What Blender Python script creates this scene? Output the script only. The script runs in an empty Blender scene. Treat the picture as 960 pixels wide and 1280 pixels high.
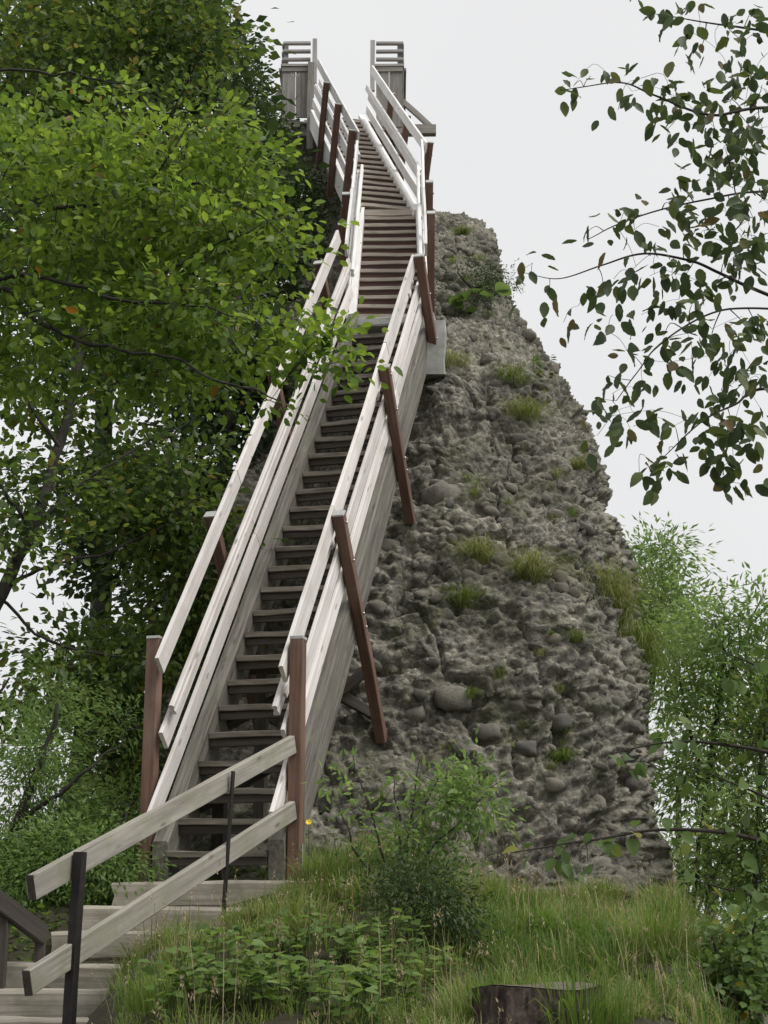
import bpy, math, random
import numpy as np
from mathutils import Vector, Matrix
from mathutils.bvhtree import BVHTree

random.seed(7)
rng = np.random.default_rng(7)
SC = bpy.context.scene
COL = SC.collection
R = math.radians

# ------------------------------------------------------------------ camera
F_PX, PITCH = 1880.0, R(15.4)
cd = bpy.data.cameras.new('camera')
cam = bpy.data.objects.new('camera', cd)
COL.objects.link(cam)
cam.location = (0, 0, 0)
cam.rotation_euler = (R(90) + PITCH, 0, 0)
cd.sensor_fit = 'VERTICAL'
cd.sensor_height = 36.0
cd.lens = 36.0 * F_PX / 1280.0
cd.clip_start = 0.05
cd.clip_end = 3000
SC.camera = cam

# ------------------------------------------------------------------ sky, sun, exposure
SUN_EL, SUN_AZ = R(56), R(118)           # azimuth clockwise from +Y (ahead): the open side on the right
w = bpy.data.worlds.new('World')
SC.world = w
w.use_nodes = True
nt = w.node_tree
nt.nodes.clear()
out = nt.nodes.new('ShaderNodeOutputWorld')
bg = nt.nodes.new('ShaderNodeBackground')
sky = nt.nodes.new('ShaderNodeTexSky')
sky.sky_type = 'NISHITA'
sky.sun_disc = False
sky.sun_elevation = SUN_EL
sky.sun_rotation = SUN_AZ
sky.dust_density = 4.0
tone = nt.nodes.new('ShaderNodeMix'); tone.data_type = 'RGBA'; tone.blend_type = 'MULTIPLY'
tone.inputs[0].default_value = 1.0
tone.inputs[7].default_value = (0.1, 0.1, 0.1, 1)
tc = nt.nodes.new('ShaderNodeTexCoord')
cn = nt.nodes.new('ShaderNodeTexNoise')
cn.inputs['Scale'].default_value = 2.2
cn.inputs['Detail'].default_value = 3
cr = nt.nodes.new('ShaderNodeValToRGB')
cr.color_ramp.elements[0].position = 0.3
cr.color_ramp.elements[0].color = (0.466, 0.466, 0.470, 1)
cr.color_ramp.elements[1].position = 0.7
cr.color_ramp.elements[1].color = (0.505, 0.505, 0.505, 1)
mx = nt.nodes.new('ShaderNodeMix'); mx.data_type = 'RGBA'
mx.inputs[0].default_value = 0.97        # closed cloud deck over the clear sky
nt.links.new(sky.outputs[0], tone.inputs[6])
nt.links.new(tc.outputs['Generated'], cn.inputs['Vector'])
nt.links.new(cn.outputs['Fac'], cr.inputs[0])
nt.links.new(tone.outputs[2], mx.inputs[6])
nt.links.new(cr.outputs[0], mx.inputs[7])
nt.links.new(mx.outputs[2], bg.inputs[0])
bg.inputs[1].default_value = 1.0
nt.links.new(bg.outputs[0], out.inputs[0])

sl = bpy.data.lights.new('sun', 'SUN')
sl.energy = 1.5
sl.angle = R(30)
sl.color = (1.0, 0.97, 0.92)
so = bpy.data.objects.new('sun', sl)
COL.objects.link(so)
sd = Vector((math.sin(SUN_AZ) * math.cos(SUN_EL), math.cos(SUN_AZ) * math.cos(SUN_EL), math.sin(SUN_EL)))
so.rotation_euler = sd.to_track_quat('Z', 'Y').to_euler()
so.location = sd * 60
SC.view_settings.view_transform = 'Standard'
SC.view_settings.look = 'None'
SC.view_settings.exposure = 0.8
SC.view_settings.gamma = 1.0
SC.view_settings.use_curve_mapping = False

# ------------------------------------------------------------------ helpers
CP, SP = math.cos(PITCH), math.sin(PITCH)

def U(px, py, D):
    """survey point: the place seen at photo pixel (px,py), D metres ahead of the viewpoint"""
    x = (px - 480) / F_PX
    u = -(py - 640) / F_PX
    ry = CP - u * SP
    rz = SP + u * CP
    k = D / ry
    return Vector((x * k, D, rz * k))

def PY(z, D):
    d = D * CP + z * SP
    return 640 - F_PX * (z * CP - D * SP) / d

def PX(x, z, D):
    return 480 + F_PX * x / (D * CP + z * SP)

def mesh_np(name, V, faces):
    me = bpy.data.meshes.new(name)
    V = np.asarray(V, dtype=np.float32)
    if isinstance(faces, np.ndarray):
        nf, k = faces.shape
        me.vertices.add(len(V)); me.vertices.foreach_set('co', V.ravel())
        me.loops.add(nf * k); me.loops.foreach_set('vertex_index', faces.astype(np.int32).ravel())
        me.polygons.add(nf)
        me.polygons.foreach_set('loop_start', np.arange(0, nf * k, k, dtype=np.int32))
        me.polygons.foreach_set('loop_total', np.full(nf, k, dtype=np.int32))
        me.update(calc_edges=True)
    else:
        me.from_pydata([tuple(map(float, v)) for v in V], [], faces)
        me.update()
    return me

def smooth(me):
    me.polygons.foreach_set('use_smooth', np.ones(len(me.polygons), dtype=bool))

def obj(name, me, mat=None, parent=None, mw=None):
    o = bpy.data.objects.new(name, me)
    COL.objects.link(o)
    if mat is not None and len(me.materials) == 0:
        me.materials.append(mat)
    if parent is not None:
        o.parent = parent
        o.matrix_parent_inverse = parent.matrix_basis.inverted()     # every mesh is placed in world coordinates
    if mw is not None:
        o.matrix_basis = mw
    return o

def tag(o, label, cat, group=None):
    o['label'] = label; o['category'] = cat
    if group: o['group'] = group
    return o

def thing(name, label, cat, loc, group=None):
    o = bpy.data.objects.new(name, None)
    COL.objects.link(o)
    o.empty_display_size = 0.1
    o.location = loc
    return tag(o, label, cat, group)

# ------------------------------------------------------------------ materials
def mat_new(name):
    m = bpy.data.materials.new(name)
    m.use_nodes = True
    n = m.node_tree
    b = n.nodes['Principled BSDF']
    return m, n, b

def ramp(n, stops):
    r = n.nodes.new('ShaderNodeValToRGB')
    e = r.color_ramp.elements
    while len(e) < len(stops): e.new(0.5)
    for i, (p, c) in enumerate(stops):
        e[i].position = p
        e[i].color = (*c, 1) if len(c) == 3 else c
    return r

def noise(n, scale, detail=4, vec=None, rough=0.55):
    t = n.nodes.new('ShaderNodeTexNoise')
    t.inputs['Scale'].default_value = scale
    t.inputs['Detail'].default_value = detail
    t.inputs['Roughness'].default_value = rough
    if vec is not None: n.links.new(vec, t.inputs['Vector'])
    return t

def mixc(n, a, b, fac, blend='MIX'):
    m = n.nodes.new('ShaderNodeMix'); m.data_type = 'RGBA'; m.blend_type = blend
    for s, v in ((0, fac), (6, a), (7, b)):
        if isinstance(v, (int, float)): m.inputs[s].default_value = v
        elif isinstance(v, tuple): m.inputs[s].default_value = (*v, 1)
        else: n.links.new(v, m.inputs[s])
    return m.outputs[2]

def bump(n, b, h, strength, dist=0.01):
    u = n.nodes.new('ShaderNodeBump')
    u.inputs['Strength'].default_value = strength
    u.inputs['Distance'].default_value = dist
    n.links.new(h, u.inputs['Height'])
    n.links.new(u.outputs[0], b.inputs['Normal'])

def wood_mat(name, c0, c1, stain, knots=0.5, rough=0.75, green=None):
    """weathered timber, grain along the object's local X"""
    m, n, b = mat_new(name)
    t = n.nodes.new('ShaderNodeTexCoord')
    oi = n.nodes.new('ShaderNodeObjectInfo')
    mp = n.nodes.new('ShaderNodeMapping')
    mp.inputs['Scale'].default_value = (1.6, 34, 34)
    add = n.nodes.new('ShaderNodeVectorMath'); add.operation = 'ADD'
    sc = n.nodes.new('ShaderNodeVectorMath'); sc.operation = 'SCALE'
    comb = n.nodes.new('ShaderNodeCombineXYZ')
    for i in range(3): n.links.new(oi.outputs['Random'], comb.inputs[i])
    n.links.new(comb.outputs[0], sc.inputs[0]); sc.inputs['Scale'].default_value = 37.0
    n.links.new(t.outputs['Object'], add.inputs[0]); n.links.new(sc.outputs[0], add.inputs[1])
    n.links.new(add.outputs[0], mp.inputs['Vector'])
    g = noise(n, 1.0, 6, mp.outputs[0], 0.65)
    rc = ramp(n, [(0.32, c1), (0.62, c0)])
    n.links.new(g.outputs['Fac'], rc.inputs[0])
    blot = noise(n, 2.6, 4, add.outputs[0])
    rb = ramp(n, [(0.48, (0, 0, 0)), (0.72, (1, 1, 1))])
    n.links.new(blot.outputs['Fac'], rb.inputs[0])
    mul = n.nodes.new('ShaderNodeMath'); mul.operation = 'MULTIPLY'; mul.inputs[1].default_value = 0.7
    n.links.new(rb.outputs[0], mul.inputs[0])
    c = mixc(n, rc.outputs[0], stain, mul.outputs[0])
    # knots and nail marks
    mpk = n.nodes.new('ShaderNodeMapping'); mpk.inputs['Scale'].default_value = (3.2, 11, 11)
    n.links.new(add.outputs[0], mpk.inputs['Vector'])
    v = n.nodes.new('ShaderNodeTexVoronoi'); v.inputs['Scale'].default_value = 1.0
    n.links.new(mpk.outputs[0], v.inputs['Vector'])
    rk = ramp(n, [(0.07, (1, 1, 1)), (0.17, (0, 0, 0))])
    n.links.new(v.outputs['Distance'], rk.inputs[0])
    mk = n.nodes.new('ShaderNodeMath'); mk.operation = 'MULTIPLY'; mk.inputs[1].default_value = knots
    n.links.new(rk.outputs[0], mk.inputs[0])
    c = mixc(n, c, tuple(x * 0.35 for x in c1), mk.outputs[0])
    if green:
        gn = noise(n, 5.0, 5, add.outputs[0])
        rg = ramp(n, [(0.5, (0, 0, 0)), (0.68, (1, 1, 1))])
        n.links.new(gn.outputs['Fac'], rg.inputs[0])
        mg = n.nodes.new('ShaderNodeMath'); mg.operation = 'MULTIPLY'; mg.inputs[1].default_value = 0.5
        n.links.new(rg.outputs[0], mg.inputs[0])
        c = mixc(n, c, green, mg.outputs[0])
    # every board a little lighter or darker than the next
    hv = n.nodes.new('ShaderNodeHueSaturation')
    mr = n.nodes.new('ShaderNodeMapRange')
    mr.inputs['To Min'].default_value = 0.84; mr.inputs['To Max'].default_value = 1.1
    n.links.new(oi.outputs['Random'], mr.inputs['Value'])
    n.links.new(mr.outputs[0], hv.inputs['Value'])
    n.links.new(c, hv.inputs['Color'])
    n.links.new(hv.outputs[0], b.inputs['Base Color'])
    b.inputs['Roughness'].default_value = rough
    bump(n, b, g.outputs['Fac'], 0.45, 0.006)
    return m

M = {}
M['rail'] = wood_mat('pale_weathered_wood', (0.81, 0.778, 0.755), (0.63, 0.595, 0.565), (0.56, 0.51, 0.46), 0.75)
M['rail_white'] = wood_mat('bleached_wood', (0.84, 0.83, 0.82), (0.70, 0.69, 0.68), (0.62, 0.61, 0.585), 0.6)
M['stringer'] = wood_mat('grey_beam', (0.25, 0.235, 0.205), (0.075, 0.067, 0.056), (0.14, 0.13, 0.108), 0.5, 0.85, (0.17, 0.185, 0.11))
M['tread'] = wood_mat('worn_tread', (0.29, 0.262, 0.22), (0.10, 0.088, 0.072), (0.165, 0.147, 0.122), 0.3, 0.9, (0.12, 0.12, 0.075))
M['tread_light'] = wood_mat('light_tread', (0.50, 0.45, 0.39), (0.28, 0.24, 0.20), (0.33, 0.29, 0.24), 0.3, 0.85)
M['batten'] = wood_mat('dark_batten', (0.095, 0.082, 0.068), (0.04, 0.034, 0.028), (0.068, 0.06, 0.05), 0.2, 0.9)
M['brown'] = wood_mat('brown_stain', (0.19, 0.108, 0.076), (0.085, 0.046, 0.034), (0.22, 0.15, 0.118), 0.3, 0.75)
M['riser'] = wood_mat('brown_riser', (0.085, 0.04, 0.03), (0.045, 0.022, 0.018), (0.06, 0.035, 0.028), 0.15, 0.8)
M['grey_wood'] = wood_mat('silver_wood', (0.33, 0.31, 0.285), (0.17, 0.155, 0.14), (0.24, 0.22, 0.20), 0.4, 0.85)
M['silver_rail'] = wood_mat('silver_rail', (0.45, 0.43, 0.42), (0.30, 0.285, 0.28), (0.36, 0.34, 0.33), 0.3, 0.8)
M['path_rail'] = wood_mat('path_rail', (0.40, 0.375, 0.33), (0.22, 0.20, 0.17), (0.28, 0.265, 0.215), 0.7, 0.8, (0.22, 0.235, 0.14))
M['log'] = wood_mat('step_timber', (0.44, 0.405, 0.345), (0.21, 0.187, 0.15), (0.32, 0.295, 0.24), 0.5, 0.9, (0.17, 0.18, 0.11))
M['cap'] = wood_mat('post_cap', (0.50, 0.50, 0.49), (0.36, 0.36, 0.35), (0.42, 0.43, 0.42), 0.1, 0.6)

def plain(name, c, rough=0.6, metal=0.0, ns=18, amt=0.35, bs=0.3):
    m, n, b = mat_new(name)
    t = n.nodes.new('ShaderNodeTexCoord')
    g = noise(n, ns, 5, t.outputs['Object'])
    r_ = ramp(n, [(0.3, tuple(x * (1 - amt) for x in c)), (0.7, tuple(min(1, x * (1 + amt)) for x in c))])
    n.links.new(g.outputs['Fac'], r_.inputs[0])
    n.links.new(r_.outputs[0], b.inputs['Base Color'])
    b.inputs['Roughness'].default_value = rough
    b.inputs['Metallic'].default_value = metal
    bump(n, b, g.outputs['Fac'], bs, 0.01)
    return m

M['iron'] = plain('dark_iron', (0.022, 0.019, 0.018), 0.55, 0.3)
M['steel'] = plain('galvanised', (0.45, 0.46, 0.47), 0.4, 0.8)
M['concrete'] = plain('concrete', (0.34, 0.345, 0.325), 0.9, 0, 9, 0.22)
M['chalk'] = plain('chalk', (0.62, 0.62, 0.62), 0.95)
M['bark'] = plain('bark', (0.03, 0.026, 0.021), 0.95, 0, 14, 0.5, 0.9)
M['bark_pale'] = plain('pale_bark', (0.13, 0.12, 0.10), 0.95, 0, 14, 0.45, 0.8)
M['twig'] = plain('twig', (0.04, 0.033, 0.026), 0.9, 0, 20, 0.3)
M['stem'] = plain('green_stem', (0.07, 0.085, 0.03), 0.7, 0, 20, 0.3)

def leaf_mat(name, stops, trans=0.4, rough=0.45, attr='rnd'):
    m, n, b = mat_new(name)
    a = n.nodes.new('ShaderNodeAttribute'); a.attribute_name = attr
    oi = n.nodes.new('ShaderNodeObjectInfo')
    ad = n.nodes.new('ShaderNodeMath'); ad.operation = 'MULTIPLY_ADD'
    n.links.new(oi.outputs['Random'], ad.inputs[0]); ad.inputs[1].default_value = 1.0
    n.links.new(a.outputs['Fac'], ad.inputs[2])
    fr = n.nodes.new('ShaderNodeMath'); fr.operation = 'FRACT'
    n.links.new(ad.outputs[0], fr.inputs[0])
    r_ = ramp(n, stops)
    n.links.new(fr.outputs[0], r_.inputs[0])
    n.links.new(r_.outputs[0], b.inputs['Base Color'])
    b.inputs['Roughness'].default_value = rough
    b.inputs['Specular IOR Level'].default_value = 0.35
    tr = n.nodes.new('ShaderNodeBsdfTranslucent')
    hs = n.nodes.new('ShaderNodeHueSaturation')
    hs.inputs['Hue'].default_value = 0.487; hs.inputs['Saturation'].default_value = 1.08; hs.inputs['Value'].default_value = 1.5
    n.links.new(r_.outputs[0], hs.inputs['Color'])
    n.links.new(hs.outputs[0], tr.inputs['Color'])
    mix = n.nodes.new('ShaderNodeMixShader')
    mix.inputs[0].default_value = trans
    n.links.new(b.outputs[0], mix.inputs[1]); n.links.new(tr.outputs[0], mix.inputs[2])
    n.links.new(mix.outputs[0], n.nodes['Material Output'].inputs['Surface'])
    return m

M['leaf_fresh'] = leaf_mat('leaf_fresh', [(0, (0.04, 0.074, 0.018)), (0.35, (0.09, 0.155, 0.03)), (0.7, (0.15, 0.24, 0.044)), (0.97, (0.215, 0.31, 0.06)), (0.99, (0.22, 0.2, 0.045)), (1, (0.26, 0.12, 0.03))], 0.52)
M['leaf_mid'] = leaf_mat('leaf_mid', [(0, (0.038, 0.068, 0.018)), (0.5, (0.078, 0.13, 0.03)), (0.93, (0.14, 0.205, 0.046)), (1, (0.17, 0.15, 0.04))], 0.5)
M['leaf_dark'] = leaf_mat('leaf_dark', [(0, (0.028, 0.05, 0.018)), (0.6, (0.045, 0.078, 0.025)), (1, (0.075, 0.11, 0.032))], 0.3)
M['leaf_pale'] = leaf_mat('leaf_pale', [(0, (0.11, 0.185, 0.06)), (0.6, (0.175, 0.275, 0.085)), (1, (0.25, 0.34, 0.115))], 0.55)
M['leaf_hang'] = leaf_mat('leaf_hang', [(0, (0.05, 0.075, 0.034)), (0.6, (0.07, 0.105, 0.04)), (0.9, (0.11, 0.145, 0.04)), (1, (0.15, 0.11, 0.05))], 0.35, 0.5)
M['leaf_hazel'] = leaf_mat('leaf_hazel', [(0, (0.07, 0.12, 0.03)), (0.6, (0.11, 0.18, 0.05)), (0.92, (0.16, 0.24, 0.08)), (1, (0.33, 0.28, 0.04))], 0.4)
M['herb'] = leaf_mat('herb_leaf', [(0, (0.095, 0.16, 0.038)), (0.6, (0.14, 0.225, 0.058)), (1, (0.2, 0.28, 0.09))], 0.45)
M['grass'] = leaf_mat('grass_blade', [(0, (0.085, 0.15, 0.03)), (0.5, (0.14, 0.23, 0.045)), (0.8, (0.20, 0.27, 0.07)), (0.92, (0.29, 0.27, 0.13)), (1, (0.40, 0.33, 0.2))], 0.42, 0.6)
M['grass_tuft'] = leaf_mat('grass_tuft', [(0, (0.09, 0.15, 0.03)), (0.55, (0.15, 0.215, 0.045)), (0.8, (0.22, 0.25, 0.08)), (1, (0.38, 0.33, 0.2))], 0.35, 0.6)
M['straw'] = leaf_mat('straw', [(0, (0.30, 0.24, 0.14)), (1, (0.46, 0.38, 0.25))], 0.2, 0.8)
M['petal'] = plain('yellow_petal', (0.75, 0.55, 0.02), 0.6)

def rock_mat():
    m, n, b = mat_new('conglomerate')
    t = n.nodes.new('ShaderNodeTexCoord')
    g1 = noise(n, 1.3, 6, t.outputs['Object'])
    g2 = noise(n, 14, 8, t.outputs['Object'], 0.7)
    r1 = ramp(n, [(0.32, (0.10, 0.098, 0.083)), (0.5, (0.182, 0.178, 0.155)), (0.7, (0.30, 0.292, 0.258))])
    n.links.new(g2.outputs['Fac'], r1.inputs[0])
    r2 = ramp(n, [(0.38, (0.78, 0.76, 0.70)), (0.5, (1.02, 1.0, 0.95)), (0.62, (1.3, 1.27, 1.2))])
    n.links.new(g1.outputs['Fac'], r2.inputs[0])
    c = mixc(n, r1.outputs[0], r2.outputs[0], 1.0, 'MULTIPLY')
    # each embedded pebble its own grey
    v = n.nodes.new('ShaderNodeTexVoronoi'); v.inputs['Scale'].default_value = 17
    dn = noise(n, 9, 3, t.outputs['Object'])
    ds = n.nodes.new('ShaderNodeVectorMath'); ds.operation = 'MULTIPLY_ADD'
    n.links.new(dn.outputs['Color'], ds.inputs[0]); ds.inputs[1].default_value = (0.08, 0.08, 0.08)
    n.links.new(t.outputs['Object'], ds.inputs[2])
    n.links.new(ds.outputs[0], v.inputs['Vector'])
    sep = n.nodes.new('ShaderNodeSeparateColor'); n.links.new(v.outputs['Color'], sep.inputs[0])
    rp = ramp(n, [(0, (0.5, 0.5, 0.51)), (0.5, (0.95, 0.95, 0.95)), (1, (1.6, 1.56, 1.48))])
    n.links.new(sep.outputs[0], rp.inputs[0])
    c = mixc(n, c, rp.outputs[0], 0.75, 'MULTIPLY')
    # moss and algae film
    g3 = noise(n, 2.1, 5, t.outputs['Object'])
    rm = ramp(n, [(0.5, (0, 0, 0)), (0.7, (0.65, 0.65, 0.65))])
    n.links.new(g3.outputs['Fac'], rm.inputs[0])
    c = mixc(n, c, (0.10, 0.108, 0.052), rm.outputs[0])
    n.links.new(c, b.inputs['Base Color'])
    b.inputs['Roughness'].default_value = 0.92
    g4 = noise(n, 55, 6, t.outputs['Object'], 0.7)
    ma = n.nodes.new('ShaderNodeMath'); ma.operation = 'MULTIPLY_ADD'
    n.links.new(v.outputs['Distance'], ma.inputs[0]); ma.inputs[1].default_value = -1.6
    n.links.new(g4.outputs['Fac'], ma.inputs[2])
    bump(n, b, ma.outputs[0], 0.8, 0.025)
    return m
M['rock'] = rock_mat()

def cobble_mat():
    m, n, b = mat_new('cobble_stone')
    t = n.nodes.new('ShaderNodeTexCoord')
    oi = n.nodes.new('ShaderNodeObjectInfo')
    g = noise(n, 7, 7, t.outputs['Object'], 0.7)
    r1 = ramp(n, [(0.3, (0.14, 0.133, 0.115)), (0.7, (0.30, 0.287, 0.25))])
    n.links.new(g.outputs['Fac'], r1.inputs[0])
    rr = ramp(n, [(0, (0.62, 0.63, 0.65)), (0.6, (1, 0.98, 0.93)), (1, (1.3, 1.26, 1.15))])
    n.links.new(oi.outputs['Random'], rr.inputs[0])
    c = mixc(n, r1.outputs[0], rr.outputs[0], 1.0, 'MULTIPLY')
    n.links.new(c, b.inputs['Base Color'])
    b.inputs['Roughness'].default_value = 0.85
    g2 = noise(n, 30, 6, t.outputs['Object'], 0.7)
    bump(n, b, g2.outputs['Fac'], 0.7, 0.03)
    return m
M['cobble'] = cobble_mat()

def soil_mat():
    m, n, b = mat_new('soil')
    t = n.nodes.new('ShaderNodeTexCoord')
    g = noise(n, 1.5, 8, t.outputs['Object'], 0.7)
    r1 = ramp(n, [(0.3, (0.035, 0.027, 0.017)), (0.5, (0.05, 0.046, 0.022)), (0.7, (0.062, 0.072, 0.028))])
    n.links.new(g.outputs['Fac'], r1.inputs[0])
    n.links.new(r1.outputs[0], b.inputs['Base Color'])
    b.inputs['Roughness'].default_value = 0.95
    g2 = noise(n, 20, 6, t.outputs['Object'], 0.7)
    bump(n, b, g2.outputs['Fac'], 0.9, 0.05)
    return m
M['soil'] = soil_mat()

# ------------------------------------------------------------------ numpy noise
_perm = rng.permutation(4096).astype(np.int64)
_val = rng.random(4096)
def vnoise(P):
    Pi = np.floor(P).astype(np.int64); f = P - Pi
    f = f * f * (3 - 2 * f)
    def h(i, j, k):
        return _val[_perm[(_perm[(_perm[(Pi[:, 0] + i) & 4095] + Pi[:, 1] + j) & 4095] + Pi[:, 2] + k) & 4095]]
    r_ = 0
    for i in (0, 1):
        wx = f[:, 0] if i else 1 - f[:, 0]
        for j in (0, 1):
            wy = f[:, 1] if j else 1 - f[:, 1]
            for k in (0, 1):
                wz = f[:, 2] if k else 1 - f[:, 2]
                r_ = r_ + wx * wy * wz * h(i, j, k)
    return r_
def fbm(P, octv=4, gain=0.5):
    a, s, t = 1.0, 0, 0
    for o in range(octv):
        s = s + a * (vnoise(P * 2 ** o + 17.3 * o) - 0.5); t += a; a *= gain
    return s / t

# ------------------------------------------------------------------ terrain
def sstep(a, b, x):
    t = np.clip((x - a) / (b - a), 0, 1)
    return t * t * (3 - 2 * t)

STEP_D = [9.95, 9.64, 9.32, 9.0, 8.64, 8.28]
STEP_Y = [1103, 1132, 1165, 1203, 1237, 1274]
STEP_Z = [U(480, y_, d_).z for y_, d_ in zip(STEP_Y, STEP_D)]

def ground_z(x, y):
    x = np.asarray(x, float); y = np.asarray(y, float)
    bank = np.interp(y, [-50, 0, 4, 6, 7.5, 9, 10.2, 11.2, 13, 20, 40, 200], [-3, -1.62, -1.05, -0.54, -0.28, 0.02, 0.30, 0.42, 0.3, -2.5, -8, -12])
    steps = np.interp(y, [-50, 0, 6.5, 7.9] + STEP_D[::-1] + [10.5, 11.5, 13, 20, 40, 200],
                      [-3, -1.62, -1.3, -0.85] + [z - 0.16 for z in STEP_Z[::-1]] + [0.2, 0.4, 0.2, -2.5, -8, -12])
    xr = np.maximum(-0.62 + (y - 10.1) * 0.437, -0.165 * y)
    k = sstep(-0.45, 0.25, x - xr)
    z = steps * (1 - k) + bank * k
    xe = np.clip(0.195 * y - 0.05, 0.9, 2.2)
    z = z - np.minimum(np.maximum(x - xe, 0) ** 1.1 * 1.9, 7) * sstep(-2, 3, y)
    xl = np.interp(y, [0, 8, 9, 10, 12], [-2.6, -2.5, -2.3, -2.25, -2.6])
    z = z - np.minimum(np.maximum(xl - x, 0) ** 1.1 * 0.75, 7)
    z = np.maximum(z, -12.5)
    P = np.stack([x.ravel(), y.ravel(), np.zeros(x.size)], 1)
    nz = fbm(P * 1.7, 4).reshape(x.shape) * 0.40 + fbm(P * 0.25 + 9, 3).reshape(x.shape) * 0.5 * sstep(14, 40, np.abs(y) + np.abs(x))
    z = z - .17 * sstep(-.35, .5, x) * sstep(8.2, 9.6, y) * sstep(13, 11.5, y)
    z = z - .13 * sstep(.5, 1.9, x) * sstep(8, 10, y) * sstep(13, 11.5, y) + .10 * np.exp(-((x + .1) / .55) ** 2 - ((y - 9.7) / .7) ** 2)
    return z + nz * (0.06 + 0.94 * k)

def axis(lo, hi, step, far):
    a = np.arange(lo, hi + 1e-6, step)
    g = [hi]; s = step
    while g[-1] < far: s *= 1.25; g.append(g[-1] + s)
    g2 = [lo]; s = step
    while g2[-1] > -far: s *= 1.25; g2.append(g2[-1] - s)
    return np.concatenate([np.array(g2[1:])[::-1], a, np.array(g[1:])])
ax, ay = axis(-5, 5, 0.07, 900), axis(3, 13, 0.07, 1500)
GX, GY = np.meshgrid(ax, ay)
GZ = ground_z(GX, GY)
nx, ny = len(ax), len(ay)
idx = np.arange(nx * ny).reshape(ny, nx)
fq = np.stack([idx[:-1, :-1], idx[:-1, 1:], idx[1:, 1:], idx[1:, :-1]], -1).reshape(-1, 4)
gm = mesh_np('hillside_ground', np.stack([GX.ravel(), GY.ravel(), GZ.ravel()], 1), fq)
smooth(gm)
ground = obj('hillside_ground', gm, M['soil'])
ground['kind'] = 'structure'
gz = lambda x, y: float(ground_z(np.array([x]), np.array([y]))[0])

# ------------------------------------------------------------------ rock tower
RZ = [-1.5, 0.0, 0.5, 1.47, 3.6, 5.6, 6.2, 7.0, 8.0, 8.8, 9.3, 9.6, 10.4, 11.4, 12.3, 12.8]
RD = [11.0, 11.25, 11.5, 12.1, 13.2, 14.6, 15.4, 16.3, 17.4, 18.3, 18.75, 19.3, 20.3, 21.5, 22.4, 22.9]
RB = [2.6, 2.6, 2.5, 2.4, 2.2, 2.0, 1.8, 1.6, 1.4, 1.25, 1.15, 1.0, 0.9, 0.8, 0.7, 0.6]
SR = [(150, 425), (175, 440), (200, 470), (240, 515), (262, 532), (275, 548), (288, 577), (297, 604), (325, 624), (365, 636), (405, 650), (430, 668), (450, 686), (480, 694), (520, 720), (550, 735), (600, 760), (640, 775), (700, 786), (760, 800), (830, 820), (880, 827), (950, 826), (1030, 829), (1110, 828), (1200, 835)]
SLf = [(150, 398), (200, 386), (300, 384), (400, 352), (500, 318), (600, 285), (700, 238), (800, 196), (900, 160), (1000, 138), (1100, 110), (1200, 90)]
NR, NA = 780, 600
zz = np.linspace(-1.5, 12.75, NR)
Df = np.interp(zz, RZ, RD); Bb = np.interp(zz, RZ, RB); Dc = Df + Bb
pyr = np.array([PY(a, b) for a, b in zip(zz, Dc)])
pr = np.interp(pyr, [a for a, b in SR], [b for a, b in SR])
pl = np.interp(pyr, [a for a, b in SLf], [b for a, b in SLf])
dep = Dc * CP + zz * SP
XR_, XL_ = (pr - 480) / F_PX * dep, (pl - 480) / F_PX * dep
xc, aa = (XR_ + XL_) / 2, (XR_ - XL_) / 2
aa = aa * np.clip((12.75 - zz) / 0.25, 0.03, 1) ** 0.5
e = 0.82
ff = np.linspace(-math.pi, math.pi, 6001)
cf, sf = np.cos(ff), np.sin(ff)
cf = np.sign(cf) * np.abs(cf) ** e; sf = np.sign(sf) * np.abs(sf) ** e
arc = np.hypot(np.diff(sf) * 3.0, np.diff(cf) * 2.2) * np.where(np.abs(ff[:-1]) < 1.9, 3.0, 0.8)   # finer columns on the side one can see
arc = np.concatenate([[0], np.cumsum(arc)])
ut = np.linspace(0, arc[-1], NA, endpoint=False)
cs_, sn_ = np.interp(ut, arc, cf), np.interp(ut, arc, sf)
X = xc[:, None] + aa[:, None] * sn_[None]
Y = Dc[:, None] - Bb[:, None] * cs_[None]
Z = np.repeat(zz[:, None], NA, 1)
P0 = np.stack([X, Y, Z], -1)
# smooth normals of the base form
du = np.roll(P0, -1, 1) - np.roll(P0, 1, 1)
dv = np.gradient(P0, axis=0)
Nn = np.cross(du, dv); Nn /= np.linalg.norm(Nn, axis=-1, keepdims=True) + 1e-9
flat = P0.reshape(-1, 3)
taper = np.clip((12.75 - Z) / 1.2, 0.15, 1)
inward = 0.14
stretch = np.array([1, 1, 1.5])
disp = fbm(flat * 0.55 * stretch + 3, 4).reshape(NR, NA) * 0.75 * taper
rid = 1 - 2 * np.abs(fbm(flat * np.array([1.1, 1.1, 2.3]) + 40, 4).reshape(NR, NA) * 2)
disp += (rid - 0.6) * 0.12 * taper
disp += fbm(flat * 4.5 + 11, 5, 0.65).reshape(NR, NA) * 0.17
led = fbm(flat * np.array([1.6, 1.6, 5.5]) + 70, 3).reshape(NR, NA)
disp += (np.abs(np.mod(led * 5 + .5, 1) - .5) - .25) * 0.13 * taper        # broken ledges
crk = np.abs(fbm(flat * np.array([1.3, 1.3, .8]) + 90, 3).reshape(NR, NA))
disp -= np.exp(-(crk / .012) ** 2) * 0.10 * taper                            # cracks
disp += fbm(flat * 11 + 2, 3, .6).reshape(NR, NA) * 0.07
disp -= inward
disp += 0.34 * np.exp(-(((X - .66) / .32) ** 2 + ((Z - 5.25) / .34) ** 2)) * (Y < Dc[:, None])      # spoil heaped under the footing
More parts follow.
